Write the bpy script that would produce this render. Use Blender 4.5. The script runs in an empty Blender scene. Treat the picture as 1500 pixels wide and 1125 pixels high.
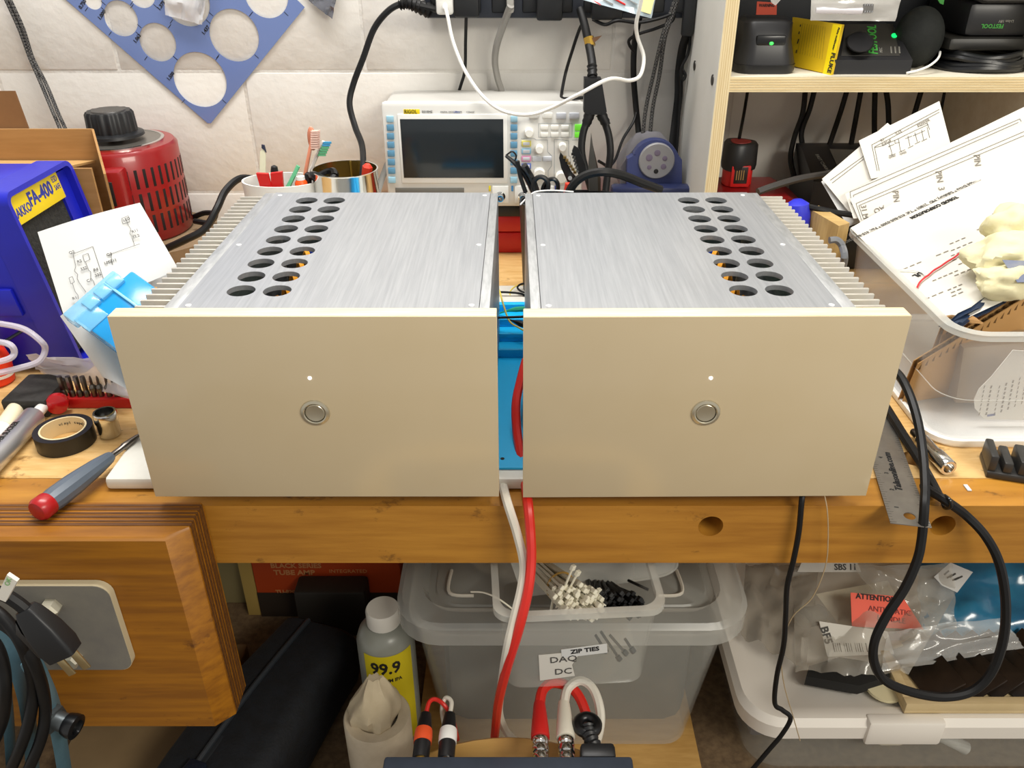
import bpy, bmesh, math, random
from mathutils import Vector, Matrix, noise
from mathutils.geometry import delaunay_2d_cdt
random.seed(7)
S = bpy.context.scene
COL = S.collection
V = Vector
# ------------------------------------------------------------------ camera
H = 1.41                      # camera height above the floor; heights below are given relative to it
FPX, CX, CY, PITCH = 1220.0, 760.0, 562.5, math.radians(29.7)
cp, sp = math.cos(PITCH), math.sin(PITCH)
cam_d = bpy.data.cameras.new('camera'); cam = bpy.data.objects.new('camera', cam_d); COL.objects.link(cam)
cam.location = (0, 0, H); cam.rotation_euler = (math.pi/2 - PITCH, 0, 0)
cam_d.sensor_width = 36.0; cam_d.lens = 36.0*FPX/1500.0; cam_d.shift_x = -(CX-750.0)/1500.0
cam_d.clip_start = 0.02; cam_d.clip_end = 60
S.camera = cam
# ------------------------------------------------------------------ world and lights
wd = bpy.data.worlds.new('room_light'); S.world = wd; wd.use_nodes = True
wd.node_tree.nodes['Background'].inputs[0].default_value = (1.0, 0.97, 0.925, 1)
wd.node_tree.nodes['Background'].inputs[1].default_value = 0.36
def area(name, loc, tgt, sx, sy, power, colr):
    l = bpy.data.lights.new(name, 'AREA'); l.shape = 'RECTANGLE'; l.size = sx; l.size_y = sy; l.energy = power; l.color = colr
    o = bpy.data.objects.new(name, l); COL.objects.link(o); o.location = loc
    o.rotation_euler = (V(tgt)-V(loc)).to_track_quat('-Z', 'Y').to_euler()
    return o
area('ceiling_tube_light_back', (-0.15, 0.95, 2.75), (-0.15, 1.0, 0.9), 1.4, 0.3, 30, (1.0, 0.975, 0.94))
area('added_light_front_right', (1.25, -0.75, 2.25), (0.3, 0.7, 1.0), 1.2, 0.3, 20, (1.0, 0.94, 0.82))  # added unseen lamp, set lower and to the right to brighten that amplifier's front
S.view_settings.view_transform = 'Standard'; S.view_settings.look = 'None'
S.view_settings.exposure = 0.55; S.view_settings.gamma = 1.0; S.view_settings.use_curve_mapping = False
try: S.cycles.use_denoising = True
except Exception: pass
S.cycles.transparent_max_bounces = 24
# ------------------------------------------------------------------ pixel -> world (real planes)
def ray(px, py):
    a, b = (px-CX)/FPX, (py-CY)/FPX
    return V((a, cp-b*sp, -sp-b*cp))
def P(px, py, Y=None, z=None):
    d = ray(px, py)
    s = Y/d.y if Y is not None else z/d.z
    return V((d.x*s, d.y*s, H+d.z*s))
class Plane:
    def __init__(s, p, n): s.p = V(p); s.n = V(n).normalized()
    def hit(s, px, py, off=0.0):
        d = ray(px, py); o = V((0, 0, H)); p = s.p + s.n*off
        return o + d*((p-o).dot(s.n)/d.dot(s.n))
    def up(s, off): return Plane(s.p+s.n*off, s.n)
    def frame(s, px, py, qx, qy, off=0.0005):
        o = s.hit(px, py, off); x = (s.hit(qx, qy, off)-o).normalized(); y = s.n.cross(x)
        return o, x, y
# ------------------------------------------------------------------ materials
def lin(h):
    h = h.lstrip('#'); c = [int(h[i:i+2], 16)/255 for i in (0, 2, 4)]
    return tuple([(x/12.92 if x <= .04045 else ((x+.055)/1.055)**2.4) for x in c]+[1.0])
MC = {}
def mat(name, col, rough=.5, metal=0., col2=None, vs=20., st=(1, 1, 1), bump=0., bs=60., alpha=1., coat=0., emit=0., spec=.5, ramp=(.35, .65), trans=0., detail=4., spots=None, spot_scale=18., spot_at=.64):
    if name in MC: return MC[name]
    m = bpy.data.materials.new(name); m.use_nodes = True; MC[name] = m
    nt = m.node_tree; N = nt.nodes; L = nt.links; b = N['Principled BSDF']
    b.inputs['Base Color'].default_value = lin(col); b.inputs['Roughness'].default_value = rough; b.inputs['Metallic'].default_value = metal
    b.inputs['Specular IOR Level'].default_value = spec
    if coat: b.inputs['Coat Weight'].default_value = coat; b.inputs['Coat Roughness'].default_value = .08
    if alpha < 1: b.inputs['Alpha'].default_value = alpha
    if trans: b.inputs['Transmission Weight'].default_value = trans
    if emit: b.inputs['Emission Color'].default_value = lin(col); b.inputs['Emission Strength'].default_value = emit
    if col2 or bump:
        tc = N.new('ShaderNodeTexCoord'); mp = N.new('ShaderNodeMapping'); mp.inputs['Scale'].default_value = st
        L.new(tc.outputs['Object'], mp.inputs[0])
    if col2:
        n = N.new('ShaderNodeTexNoise'); n.inputs['Scale'].default_value = vs; n.inputs['Detail'].default_value = detail; n.inputs['Roughness'].default_value = .6
        L.new(mp.outputs[0], n.inputs['Vector'])
        r = N.new('ShaderNodeValToRGB'); r.color_ramp.elements[0].position = ramp[0]; r.color_ramp.elements[1].position = ramp[1]
        r.color_ramp.elements[0].color = lin(col); r.color_ramp.elements[1].color = lin(col2)
        L.new(n.outputs[0], r.inputs[0]); L.new(r.outputs[0], b.inputs['Base Color'])
    if spots:
        n3 = N.new('ShaderNodeTexNoise'); n3.inputs['Scale'].default_value = spot_scale; n3.inputs['Detail'].default_value = 5; n3.inputs['Roughness'].default_value = .7
        m3 = N.new('ShaderNodeMapping'); m3.inputs['Scale'].default_value = (1, 1.6, 1.6); L.new(tc.outputs['Object'], m3.inputs[0]); L.new(m3.outputs[0], n3.inputs['Vector'])
        r3 = N.new('ShaderNodeValToRGB'); r3.color_ramp.elements[0].position = spot_at; r3.color_ramp.elements[1].position = spot_at+.1
        mx = N.new('ShaderNodeMix'); mx.data_type = 'RGBA'; L.new(n3.outputs[0], r3.inputs[0]); L.new(r3.outputs[0], mx.inputs[0])
        src = b.inputs['Base Color'].links[0].from_socket; L.new(src, mx.inputs[6]); mx.inputs[7].default_value = lin(spots); L.new(mx.outputs[2], b.inputs['Base Color'])
    if bump:
        n2 = N.new('ShaderNodeTexNoise'); n2.inputs['Scale'].default_value = bs; n2.inputs['Detail'].default_value = 4
        L.new(mp.outputs[0], n2.inputs['Vector'])
        bp = N.new('ShaderNodeBump'); bp.inputs['Strength'].default_value = bump; bp.inputs['Distance'].default_value = .003
        L.new(n2.outputs[0], bp.inputs['Height']); L.new(bp.outputs[0], b.inputs['Normal'])
    return m
ALU = mat('brushed_aluminium', '#b3b6ba', .40, .55, '#a1a4a9', 9, (42, 1.2, 42), bump=.05, bs=14, ramp=(.3, .7))
ALUFIN = mat('anodised_fin', '#d3cfc6', .42, .55, '#c6c1b6', 30, bump=.03)
ALUEDGE = mat('mill_aluminium', '#bcbec0', .40, .55, '#a5a8aa', 40, (6, 1, 6))
PLY = mat('maple_ply_edge', '#e8cfa2', .5, 0, '#f1dfb9', 14, (1.2, 30, 60), bump=.06, bs=20)
LAM = mat('cream_laminate', '#c9b898', .18, 0, '#c4b290', 4, spec=.55)
STEEL = mat('polished_steel', '#cfc7b0', .28, .85)
CHROME = mat('chrome', '#d8d8d6', .12, 1.)
DSTEEL = mat('dark_steel', '#77716a', .3, 1.)
BLACK = mat('black_plastic', '#17181a', .42)
BLACKS = mat('black_satin', '#101113', .3)
RUBBER = mat('black_rubber_cord', '#0d0d0e', .5, spec=.35)
WHITE = mat('white_plastic', '#ecebe6', .4)
WHITEM = mat('white_paint', '#e9e7e2', .55)
PAPER = mat('paper', '#d3d3d0', .8)
PAPERW = mat('warm_paper', '#d6d2c8', .8)
INK = mat('print_ink', '#4a4844', .8)
INKB = mat('black_ink', '#1b1a19', .7)
INKL = mat('pale_print', '#807a70', .8)
RED = mat('red_enamel', '#8f1013', .32, 0, '#870e11', 8, coat=.3)
REDP = mat('red_plastic', '#cc1f1c', .38)
CLEAR = mat('clear_plastic', '#d3d3ca', .12, alpha=.2, spec=.6)
CLEARW = mat('frosted_plastic', '#d6d6ce', .22, alpha=.42, spec=.6)
CLEARH = mat('hazy_plastic', '#e3e4e6', .16, alpha=.2, spec=.6)
CLEARB = mat('clear_box', '#d6d6cd', .1, alpha=.13, spec=.6)
FILM = mat('clear_film', '#f2f2ee', .08, alpha=.2, spec=.9)
WALLP = mat('painted_block', '#dedbd5', .62, 0, '#d8d4cd', 5, bump=.35, bs=55)
MORTAR = mat('painted_mortar', '#d9d6d0', .7, 0, '#d1cdc6', 9, bump=.6, bs=80)
BENCHTOP = mat('worn_maple', '#c79a58', .5, 0, '#d9b377', 16, (1.5, 9, 9), bump=.1, bs=30, ramp=(.3, .62), spots='#84602f', spot_scale=24, spot_at=.60)
BENCHRAIL = mat('oiled_maple', '#b9822f', .42, 0, '#9c671f', 5, (1.2, 8, 14), bump=.06, bs=20, ramp=(.34, .7), spots='#6e4818', spot_scale=20, spot_at=.62)
VISEW = mat('oiled_beech', '#a3690f', .45, 0, '#86520a', 7, (1.1, 10, 16), bump=.02, bs=20, spots='#5f3608', spot_scale=16, spot_at=.61)
PLYDARK = mat('ply_dark_layer', '#54300d', .6, 0, '#6b4213', 30, (1, 12, 12))
SHELFPLY = mat('shelf_ply_face', '#dfd8c6', .6, 0, '#d6cdb8', 6, (1, 8, 8))
SHELFPAINT = mat('shelf_paint', '#cfcdc6', .6, 0, '#c7c5bd', 6)
SHELFEDGE = mat('shelf_ply_edge', '#ecdcb4', .6, 0, '#dcc697', 10, (1.5, 50, 50), ramp=(.4, .68))
SHELFEDGEV = mat('shelf_ply_edge_upright', '#ecdcb4', .6, 0, '#dcc697', 10, (50, 50, 1.5), ramp=(.4, .68))
KRAFT = mat('kraft_cardboard', '#a87f4d', .8, 0, '#9c7443', 10, (1, 1, 10))
KRAFTD = mat('kraft_brown', '#7c5630', .85, 0, '#6d4a28', 12)
BLUEP = mat('blue_abs', '#1a22b4', .36, 0, '#1920a8', 12, bump=.05, bs=200)
FOAM = mat('carbon_foam', '#1e1f1e', .95, 0, '#2c2d2b', 160, bump=.9, bs=260)
YEL = mat('yellow_label', '#f2d51a', .45)
# ------------------------------------------------------------------ mesh builder
class MB:
    def __init__(s): s.bm = bmesh.new()
    def _xf(s, vs, M):
        if M is not None: bmesh.ops.transform(s.bm, matrix=M, verts=vs)
    def box(s, x0, x1, y0, y1, z0, z1, bev=0., M=None, seg=2):
        r = bmesh.ops.create_cube(s.bm, size=1.0); vs = r['verts']
        for v in vs:
            v.co = V(((x0+x1)/2+v.co.x*(x1-x0), (y0+y1)/2+v.co.y*(y1-y0), (z0+z1)/2+v.co.z*(z1-z0)))
        if bev > 0:
            es = list({e for v in vs for e in v.link_edges})
            r = bmesh.ops.bevel(s.bm, geom=es, offset=bev, segments=seg, profile=.5, affect='EDGES')
            vs = list({v for f in r['faces'] for v in f.verts} | {v for v in vs if v.is_valid})
        s._xf(vs, M); return s
    def rbox(s, x0, x1, y0, y1, z0, z1, bev=0., M=None, seg=2): return s.box(x0, x1, y0, y1, H+z0, H+z1, bev, M, seg)
    def rings(s, rings, cap0=True, cap1=True, M=None, closed=False):
        vr = [[s.bm.verts.new(V(p)) for p in r] for r in rings]; n = len(vr[0])
        pairs = list(zip(vr, vr[1:])) + ([(vr[-1], vr[0])] if closed else [])
        for a, b in pairs:
            for i in range(n):
                j = (i+1) % n
                try: s.bm.faces.new((a[i], a[j], b[j], b[i]))
                except ValueError: pass
        if not closed:
            if cap0: s.bm.faces.new(list(reversed(vr[0])))
            if cap1: s.bm.faces.new(vr[-1])
        s._xf([v for r in vr for v in r], M); return s
    def cyl(s, p0, p1, r0, r1=None, seg=20, cap=True):
        return s.tube([p0, p1], [r0, r0 if r1 is None else r1], seg, cap=cap)
    def tube(s, pts, r, seg=8, cap=True, closed=False, flat=1.0):
        pts = [V(p) for p in pts]; n = len(pts)
        rr = list(r) if isinstance(r, (list, tuple)) else [r]*n
        t = [((pts[(i+1) % n] if closed or i < n-1 else pts[i])-(pts[i-1] if closed or i > 0 else pts[i])).normalized() for i in range(n)]
        ref = V((0, 0, 1)) if abs(t[0].z) < .9 else V((1, 0, 0))
        u = (ref - t[0]*ref.dot(t[0])).normalized(); out = []
        for i in range(n):
            u = u - t[i]*u.dot(t[i])
            u = u.normalized() if u.length > 1e-6 else t[i].orthogonal().normalized()
            w = t[i].cross(u)
            out.append([pts[i]+(u*math.cos(2*math.pi*k/seg)*flat+w*math.sin(2*math.pi*k/seg))*rr[i] for k in range(seg)])
        return s.rings(out, cap, cap, closed=closed)
    def lathe(s, prof, loc=(0, 0, 0), axis=(0, 0, 1), seg=28, cap0=True, cap1=True):
        q = V((0, 0, 1)).rotation_difference(V(axis)).to_matrix().to_4x4()
        M = Matrix.Translation(V(loc)) @ q
        return s.rings([[(max(r, 1e-5)*math.cos(2*math.pi*k/seg), max(r, 1e-5)*math.sin(2*math.pi*k/seg), z) for k in range(seg)] for r, z in prof], cap0, cap1, M)
    def prism(s, poly, vec):
        """poly: 3-D points, extruded by vec"""
        vec = V(vec); return s.rings([[V(p) for p in poly], [V(p)+vec for p in poly]])
    def ell(s, c, rx, ry, rz, seg=20, rg=12, M=None):
        c = V(c); pr = []
        for i in range(rg+1):
            a = -math.pi/2+math.pi*i/rg
            pr.append([(c.x+rx*max(math.cos(a), 1e-3)*math.cos(2*math.pi*k/seg), c.y+ry*max(math.cos(a), 1e-3)*math.sin(2*math.pi*k/seg), c.z+rz*math.sin(a)) for k in range(seg)])
        return s.rings(pr, True, True, M)
    def sheet(s, c, nx=8, ny=8, fn=None, thick=0.0003):
        """c: four corners a,b,c,d (a->b is u, a->d is v); fn(u,v) -> offset along the normal"""
        a, b, cc, d = [V(p) for p in c]; nrm = (b-a).cross(d-a).normalized()
        top, bot = [], []
        for j in range(ny+1):
            for i in range(nx+1):
                u, v = i/nx, j/ny
                p = a*(1-u)*(1-v)+b*u*(1-v)+cc*u*v+d*(1-u)*v
                p = p + nrm*(fn(u, v) if fn else 0)
                top.append(s.bm.verts.new(p)); bot.append(s.bm.verts.new(p-nrm*thick))
        w = nx+1
        for j in range(ny):
            for i in range(nx):
                q = (j*w+i, j*w+i+1, (j+1)*w+i+1, (j+1)*w+i)
                s.bm.faces.new([top[k] for k in q]); s.bm.faces.new([bot[k] for k in reversed(q)])
        ed = [j*w for j in range(ny, -1, -1)]+[i for i in range(1, nx+1)]+[j*w+nx for j in range(1, ny+1)]+[ny*w+i for i in range(nx-1, 0, -1)]
        for k in range(len(ed)):
            e, f = ed[k], ed[(k+1) % len(ed)]
            s.bm.faces.new((top[e], bot[e], bot[f], top[f]))
        return s
    def stroke(s, pts, w, n):
        n = V(n)
        for a, b in zip(pts, pts[1:]):
            a, b = V(a), V(b); d = (b-a)
            if d.length < 1e-7: continue
            t = n.cross(d.normalized())*w/2
            vs = [s.bm.verts.new(p) for p in (a-t, b-t, b+t, a+t)]
            s.bm.faces.new(vs)
        return s
    def add_mesh(s, me, M=None):
        n0 = len(s.bm.verts); s.bm.from_mesh(me); s.bm.verts.ensure_lookup_table()
        s._xf(s.bm.verts[n0:], M); return s
    def mesh(s, name, off=(0, 0, 0), smooth=40):
        bm = s.bm
        bmesh.ops.translate(bm, vec=-V(off), verts=bm.verts)
        bmesh.ops.recalc_face_normals(bm, faces=bm.faces)
        if smooth:
            lim = math.radians(smooth)
            for f in bm.faces: f.smooth = True
            for e in bm.edges:
                if len(e.link_faces) != 2 or e.calc_face_angle(9) > lim: e.smooth = False
        me = bpy.data.meshes.new(name); bm.to_mesh(me); bm.free(); return me
BASE = {}
def tag(o, label=None, cat=None, group=None, kind=None):
    if label: o['label'] = label
    if cat: o['category'] = cat
    if group: o['group'] = group
    if kind: o['kind'] = kind
    return o
def thing(name, label, cat, loc, group=None, kind=None):
    o = bpy.data.objects.new(name, None); COL.objects.link(o); o.location = loc; o.empty_display_size = .02
    BASE[o] = V(loc); return tag(o, label, cat, group, kind)
def obj(name, mb, m, parent=None, loc=None, label=None, cat=None, group=None, kind=None, smooth=40):
    b = BASE[parent] if parent else V(loc or (0, 0, 0))
    me = mb.mesh(name, b, smooth) if isinstance(mb, MB) else mb
    me.materials.append(m)
    o = bpy.data.objects.new(name, me); COL.objects.link(o)
    if parent: o.parent = parent
    else: o.location = b
    BASE[o] = b
    return tag(o, label, cat, group, kind)
def dup(o, parent=None, delta=(0, 0, 0), rz=None):
    c = o.copy(); COL.objects.link(c)
    if parent is not None: c.parent = parent
    c.location = o.location+V(delta)
    if rz is not None: c.rotation_euler.z = rz
    return c
def dup_tree(o, parent=None):
    c = o.copy(); COL.objects.link(c)
    if parent is not None: c.parent = parent
    for ch in list(o.children): dup_tree(ch, c)
    return c
def curve_mesh(loops, thick):
    """2-D loops (first is the outline, the rest are holes) -> solid plate mesh in z 0..thick"""
    vs, es = [], []
    for lp in loops:
        n0 = len(vs); vs += [V((p[0], p[1])) for p in lp]; es += [(n0+i, n0+(i+1) % len(lp)) for i in range(len(lp))]
    v2, e2, f2, ov, oe, of = delaunay_2d_cdt(vs, es, [], 0, 1e-7)
    def inside(x, y):
        c = False
        for lp in loops:
            for (x0, y0), (x1, y1) in zip(lp, lp[1:]+lp[:1]):
                if (y0 > y) != (y1 > y) and x < (x1-x0)*(y-y0)/(y1-y0)+x0: c = not c
        return c
    f2 = [f for f in f2 if inside(sum(v2[i][0] for i in f)/len(f), sum(v2[i][1] for i in f)/len(f))]
    nv = len(v2); cnt = {}
    for f in f2:
        for a, b in zip(f, list(f[1:])+[f[0]]): cnt[(a, b)] = 1
    faces = [tuple(f) for f in f2]+[tuple(reversed([i+nv for i in f])) for f in f2]
    for (a, b) in cnt:
        if (b, a) not in cnt: faces.append((b, a, a+nv, b+nv))
    me = bpy.data.meshes.new('tmp')
    me.from_pydata([(p[0], p[1], 0) for p in v2]+[(p[0], p[1], thick) for p in v2], [], faces); return me
def plate(loops, thick, M):
    mb = MB(); me = curve_mesh(loops, thick); mb.add_mesh(me, M); bpy.data.meshes.remove(me)
    bmesh.ops.remove_doubles(mb.bm, verts=mb.bm.verts, dist=1e-6); return mb
def circ(cx, cy, rx, ry=None, n=28): 
    ry = rx if ry is None else ry
    return [(cx+rx*math.cos(2*math.pi*k/n), cy+ry*math.sin(2*math.pi*k/n)) for k in range(n)]
def rrect(x0, x1, y0, y1, r, n=5):
    out = []
    for cx, cy, a0 in ((x1-r, y1-r, 0), (x0+r, y1-r, 90), (x0+r, y0+r, 180), (x1-r, y0+r, 270)):
        for k in range(n+1):
            a = math.radians(a0+90*k/n); out.append((cx+r*math.cos(a), cy+r*math.sin(a)))
    return out
def frameM(o, x, y):
    x = V(x).normalized(); y = V(y).normalized(); z = x.cross(y).normalized(); y = z.cross(x)
    return Matrix.Translation(V(o)) @ Matrix((x, y, z)).transposed().to_4x4()
def text(parent, s, size, o, x, y, m, name='lettering', bold=0., align='LEFT', sx=1., depth=.0002, shear=0.):
    cu = bpy.data.curves.new('tmp', 'FONT'); cu.body = s; cu.size = size; cu.extrude = depth; cu.offset = bold*size; cu.align_x = align; cu.align_y = 'CENTER'
    cu.resolution_u = 2; cu.shear = shear
    t = bpy.data.objects.new('tmp', cu); me = bpy.data.meshes.new_from_object(t)
    bpy.data.objects.remove(t); bpy.data.curves.remove(cu)
    mb = MB(); mb.add_mesh(me, frameM(o, x, y) @ Matrix.Diagonal((sx, 1, 1, 1))); bpy.data.meshes.remove(me)
    return obj(name, mb, m, parent, smooth=0)
def spline(pts, n=10, closed=False):
    pts = [V(p) for p in pts]; out = []; N = len(pts)
    for i in range(N if closed else N-1):
        if closed: p0, p1, p2, p3 = pts[i-1], pts[i], pts[(i+1) % N], pts[(i+2) % N]
        else: p0, p1, p2, p3 = pts[max(i-1, 0)], pts[i], pts[i+1], pts[min(i+2, N-1)]
        for k in range(n):
            t = k/n; t2 = t*t; t3 = t2*t
            out.append(.5*((2*p1)+(-p0+p2)*t+(2*p0-5*p1+4*p2-p3)*t2+(-p0+3*p1-3*p2+p3)*t3))
    if not closed: out.append(pts[-1])
    return out
def PY(pts): return [P(a, b, Y=c) for a, b, c in pts]
def cable(name, label, pts, r, m, group=None, cat='cable', n=8, seg=8, parent=None, flat=1.0):
    pts = spline(pts, n)
    mb = MB().tube(pts, r, seg, flat=flat)
    if parent: return obj(name, mb, m, parent)
    return obj(name, mb, m, None, pts[0], label, cat, group)
def tote(mb, x0, x1, y0, y1, z0, z1, taper, r, t, rim=.008, rimh=.006):
    """open tapered box with a rolled rim; x0..y1 is the outside of the rim, z0/z1 relative heights"""
    def ring(d, z): return [(p[0], p[1], H+z) for p in rrect(x0+d, x1-d, y0+d, y1-d, max(r-d*.5, .003), 6)]
    mb.rings([ring(rim+taper+t, z0+t), ring(rim+taper, z0), ring(rim, z1-rimh), ring(0, z1-rimh), ring(.0, z1), ring(rim+t, z1), ring(rim+t, z1-rimh), ring(rim+taper+t, z0+t)], False, True)
    return mb
def crumple(corners, amp, nx=14, ny=14, sc=9., seed=0, thick=.0002):
    return MB().sheet(corners, nx, ny, lambda u, v: amp*(noise.noise(V((u*sc, v*sc, seed)))+.6*abs(noise.noise(V((u*sc*1.9, v*sc*1.9, seed+3))))), thick)
# ================================================================== the setting
YW = 1.45
wall = obj('wall_back', MB().rbox(-1.7, 1.5, YW+.001, YW+.12, -H, 1.1), MORTAR); wall['kind'] = 'structure'
blk = MB().box(-.2008, .2008, 0, .03, -.0992, .0992, .0018)
first = None
for row in range(-3, 5):
    zc = -.3346+.2032*row
    for k in range(-4, 4):
        xc = -.456+.2032+.4064*k + (.2032 if row % 2 else 0)
        if xc < -1.3 or xc > 1.2: continue
        if first is None:
            first = obj('concrete_block', blk, WALLP, wall); BASE[first] = V((0, 0, 0)); first.location = (xc, YW, H+zc)
        else:
            c = first.copy(); COL.objects.link(c); c.location = (xc, YW+random.uniform(-.0006, .0006), H+zc)
FLOOR = mat('concrete_floor', '#7d7061', .8, 0, '#6c6053', 6, bump=.2)
fl = obj('floor', MB().box(-1.7, 1.5, -1.6, 1.57, -.05, 0), FLOOR); fl['kind'] = 'structure'
# ================================================================== workbench
ZB = -.51
EB = .6527          # front edge of the bench
bench = thing('workbench', 'maple workbench with round dog holes along its thick front edge', 'workbench', (0, EB, 0))
hp = P(1337, 672, z=ZB)
top_loops = [[(-1.3, EB+.0455), (1.2, EB+.0455), (1.2, YW-.002), (-1.3, YW-.002)], circ(hp.x, hp.y, .013)]
obj('bench_top', plate(top_loops, .045, Matrix.Translation((0, 0, H+ZB-.045))), BENCHTOP, bench)
def hole(px, py): q = P(px, py, Y=EB); return circ(q.x, q.z-H, .0125)
rail = [[(-1.3, -.584), (1.2, -.584), (1.2, ZB-.0005), (-1.3, ZB-.0005)], hole(1041, 771), hole(1381, 770)]
MR = Matrix.Translation((0, EB, H)) @ Matrix(((1, 0, 0, 0), (0, 0, 1, 0), (0, 1, 0, 0), (0, 0, 0, 1)))
obj('front_rail', plate(rail, .045, MR), BENCHRAIL, bench)
q = P(768, 772, Y=EB)
obj('wood_plug', MB().cyl((q.x, EB-.0004, q.z), (q.x, EB+.02, q.z), .0115, seg=24), mat('plug_wood', '#a9752f', .5, 0, '#94621f', 40), bench)
obj('rear_apron', MB().rbox(-1.3, 1.2, 1.38, 1.42, -.6, -.555), BENCHRAIL, bench)
for x in (-.95, .86):
    for y in (.75, 1.33): obj('leg', MB().rbox(x, x+.08, y, y+.08, -H, -.555, .003), BENCHRAIL, bench)
SHELFB = mat('brown_hardboard', '#7a6448', .8, 0, '#5f4c36', 90, bump=.15, bs=200)
obj('lower_shelf', MB().rbox(-1.3, 1.2, .60, 1.42, -1.02, -1.0), SHELFB, bench)
# thin ply sheet lying on the lower shelf
obj('plywood_sheet', MB().rbox(-.14, .243, .645, 1.2, -.9995, -.991, .001), mat('pale_ply', '#c79d5b', .55, 0, '#b58a48', 8, (2, 12, 1)), None, (0, .7, H-1), 'pale plywood sheet under the big clear storage tote', 'board')
# white cutting board and blue mat
HDPE = mat('white_hdpe', '#e6e4da', .45, 0, '#dad7cb', 18)
obj('cutting_board', MB().rbox(-.416, .30, .677, 1.173, -.5095, -.4955, .004), HDPE, None, (-.06, .9, H-.51), 'thick white plastic cutting board lying under both silver amplifiers', 'cutting board')
BLUEM = mat('blue_silicone', '#0ab4ee', .5, 0, '#08aee8', 10)
mt = thing('soldering_mat', 'bright blue silicone soldering mat with moulded trays between the amplifiers', 'mat', (0, .9, H-.495))
obj('mat_sheet', MB().rbox(-.17, .19, .692, 1.078, -.4953, -.4925, .001), BLUEM, mt)
for y0, y1 in ((1.068, 1.078), (1.02, 1.024), (.975, .979), (.930, .936)):
    obj('tray_wall', MB().rbox(-.17, .19, y0, y1, -.4926, -.481, .001), BLUEM, mt)
for x in (-.09, .045, .12): obj('tray_divider', MB().rbox(x, x+.004, .936, 1.07, -.4926, -.482, .001), BLUEM, mt)
q = P(736, 672, z=-.4925); obj('mat_hole', MB().cyl(q-V((0, 0, .001)), q+V((0, 0, .0003)), .0022, seg=12), INKB, mt)
# wires in the gap
YWIRE = mat('yellow_wire', '#e8cf52', .45)
cable('hookup_wire', 'yellow hook-up wire bent in a sharp peak over the blue mat', [P(720, 452, Y=1.03), P(727, 430, Y=1.03), P(731, 425, Y=1.03), P(737, 445, Y=1.0), P(746, 470, Y=.98), P(760, 480, Y=.97), P(775, 488, Y=.96)], .0012, YWIRE, cat='wire')
cable('hookup_wire', 'yellow wire loop lying on the white board behind the blue mat', [P(762, 443, Y=1.12), P(750, 436, Y=1.13), P(747, 428, Y=1.14), P(756, 419, Y=1.15), P(775, 415, Y=1.16)], .0011, YWIRE, cat='wire')
cable('power_lead', 'thin black lead crossing the white board behind the blue mat', [P(715, 428, Y=1.13), P(740, 428, Y=1.13), P(762, 430, Y=1.13), P(770, 433, Y=1.13), P(776, 430, Y=1.13)], .0017, RUBBER)
cable('power_lead', 'thin black lead looped into a small eye beside the yellow wire', [P(776, 430, Y=1.125), P(764, 427, Y=1.13), P(758, 421, Y=1.14), P(764, 416, Y=1.15), P(778, 414, Y=1.15)], .0015, RUBBER)
cable('test_lead', 'black test lead stretched straight across the gap above the blue mat', [P(700, 466, Y=.93), P(740, 465, Y=.93), P(790, 463, Y=.93)], .0017, RUBBER)
GRN = mat('green_insulation', '#128a63', .45)
cable('alligator_clip', 'green insulated alligator clip on the blue mat trays', [P(728, 460, Y=1.06), P(745, 455, Y=1.05), P(760, 453, Y=1.05), P(780, 452, Y=1.05)], [.0012+.0026*min(1, max(0, (k-6)/8)) for k in range(25)], GRN, cat='clip')
cable('alligator_clip', 'black insulated alligator clip below the green one', [P(745, 468, Y=1.0), P(757, 472, Y=.99), P(768, 476, Y=.985), P(785, 480, Y=.98)], [.0012+.003*min(1, max(0, (k-4)/8)) for k in range(25)], RUBBER, cat='clip')
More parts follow.
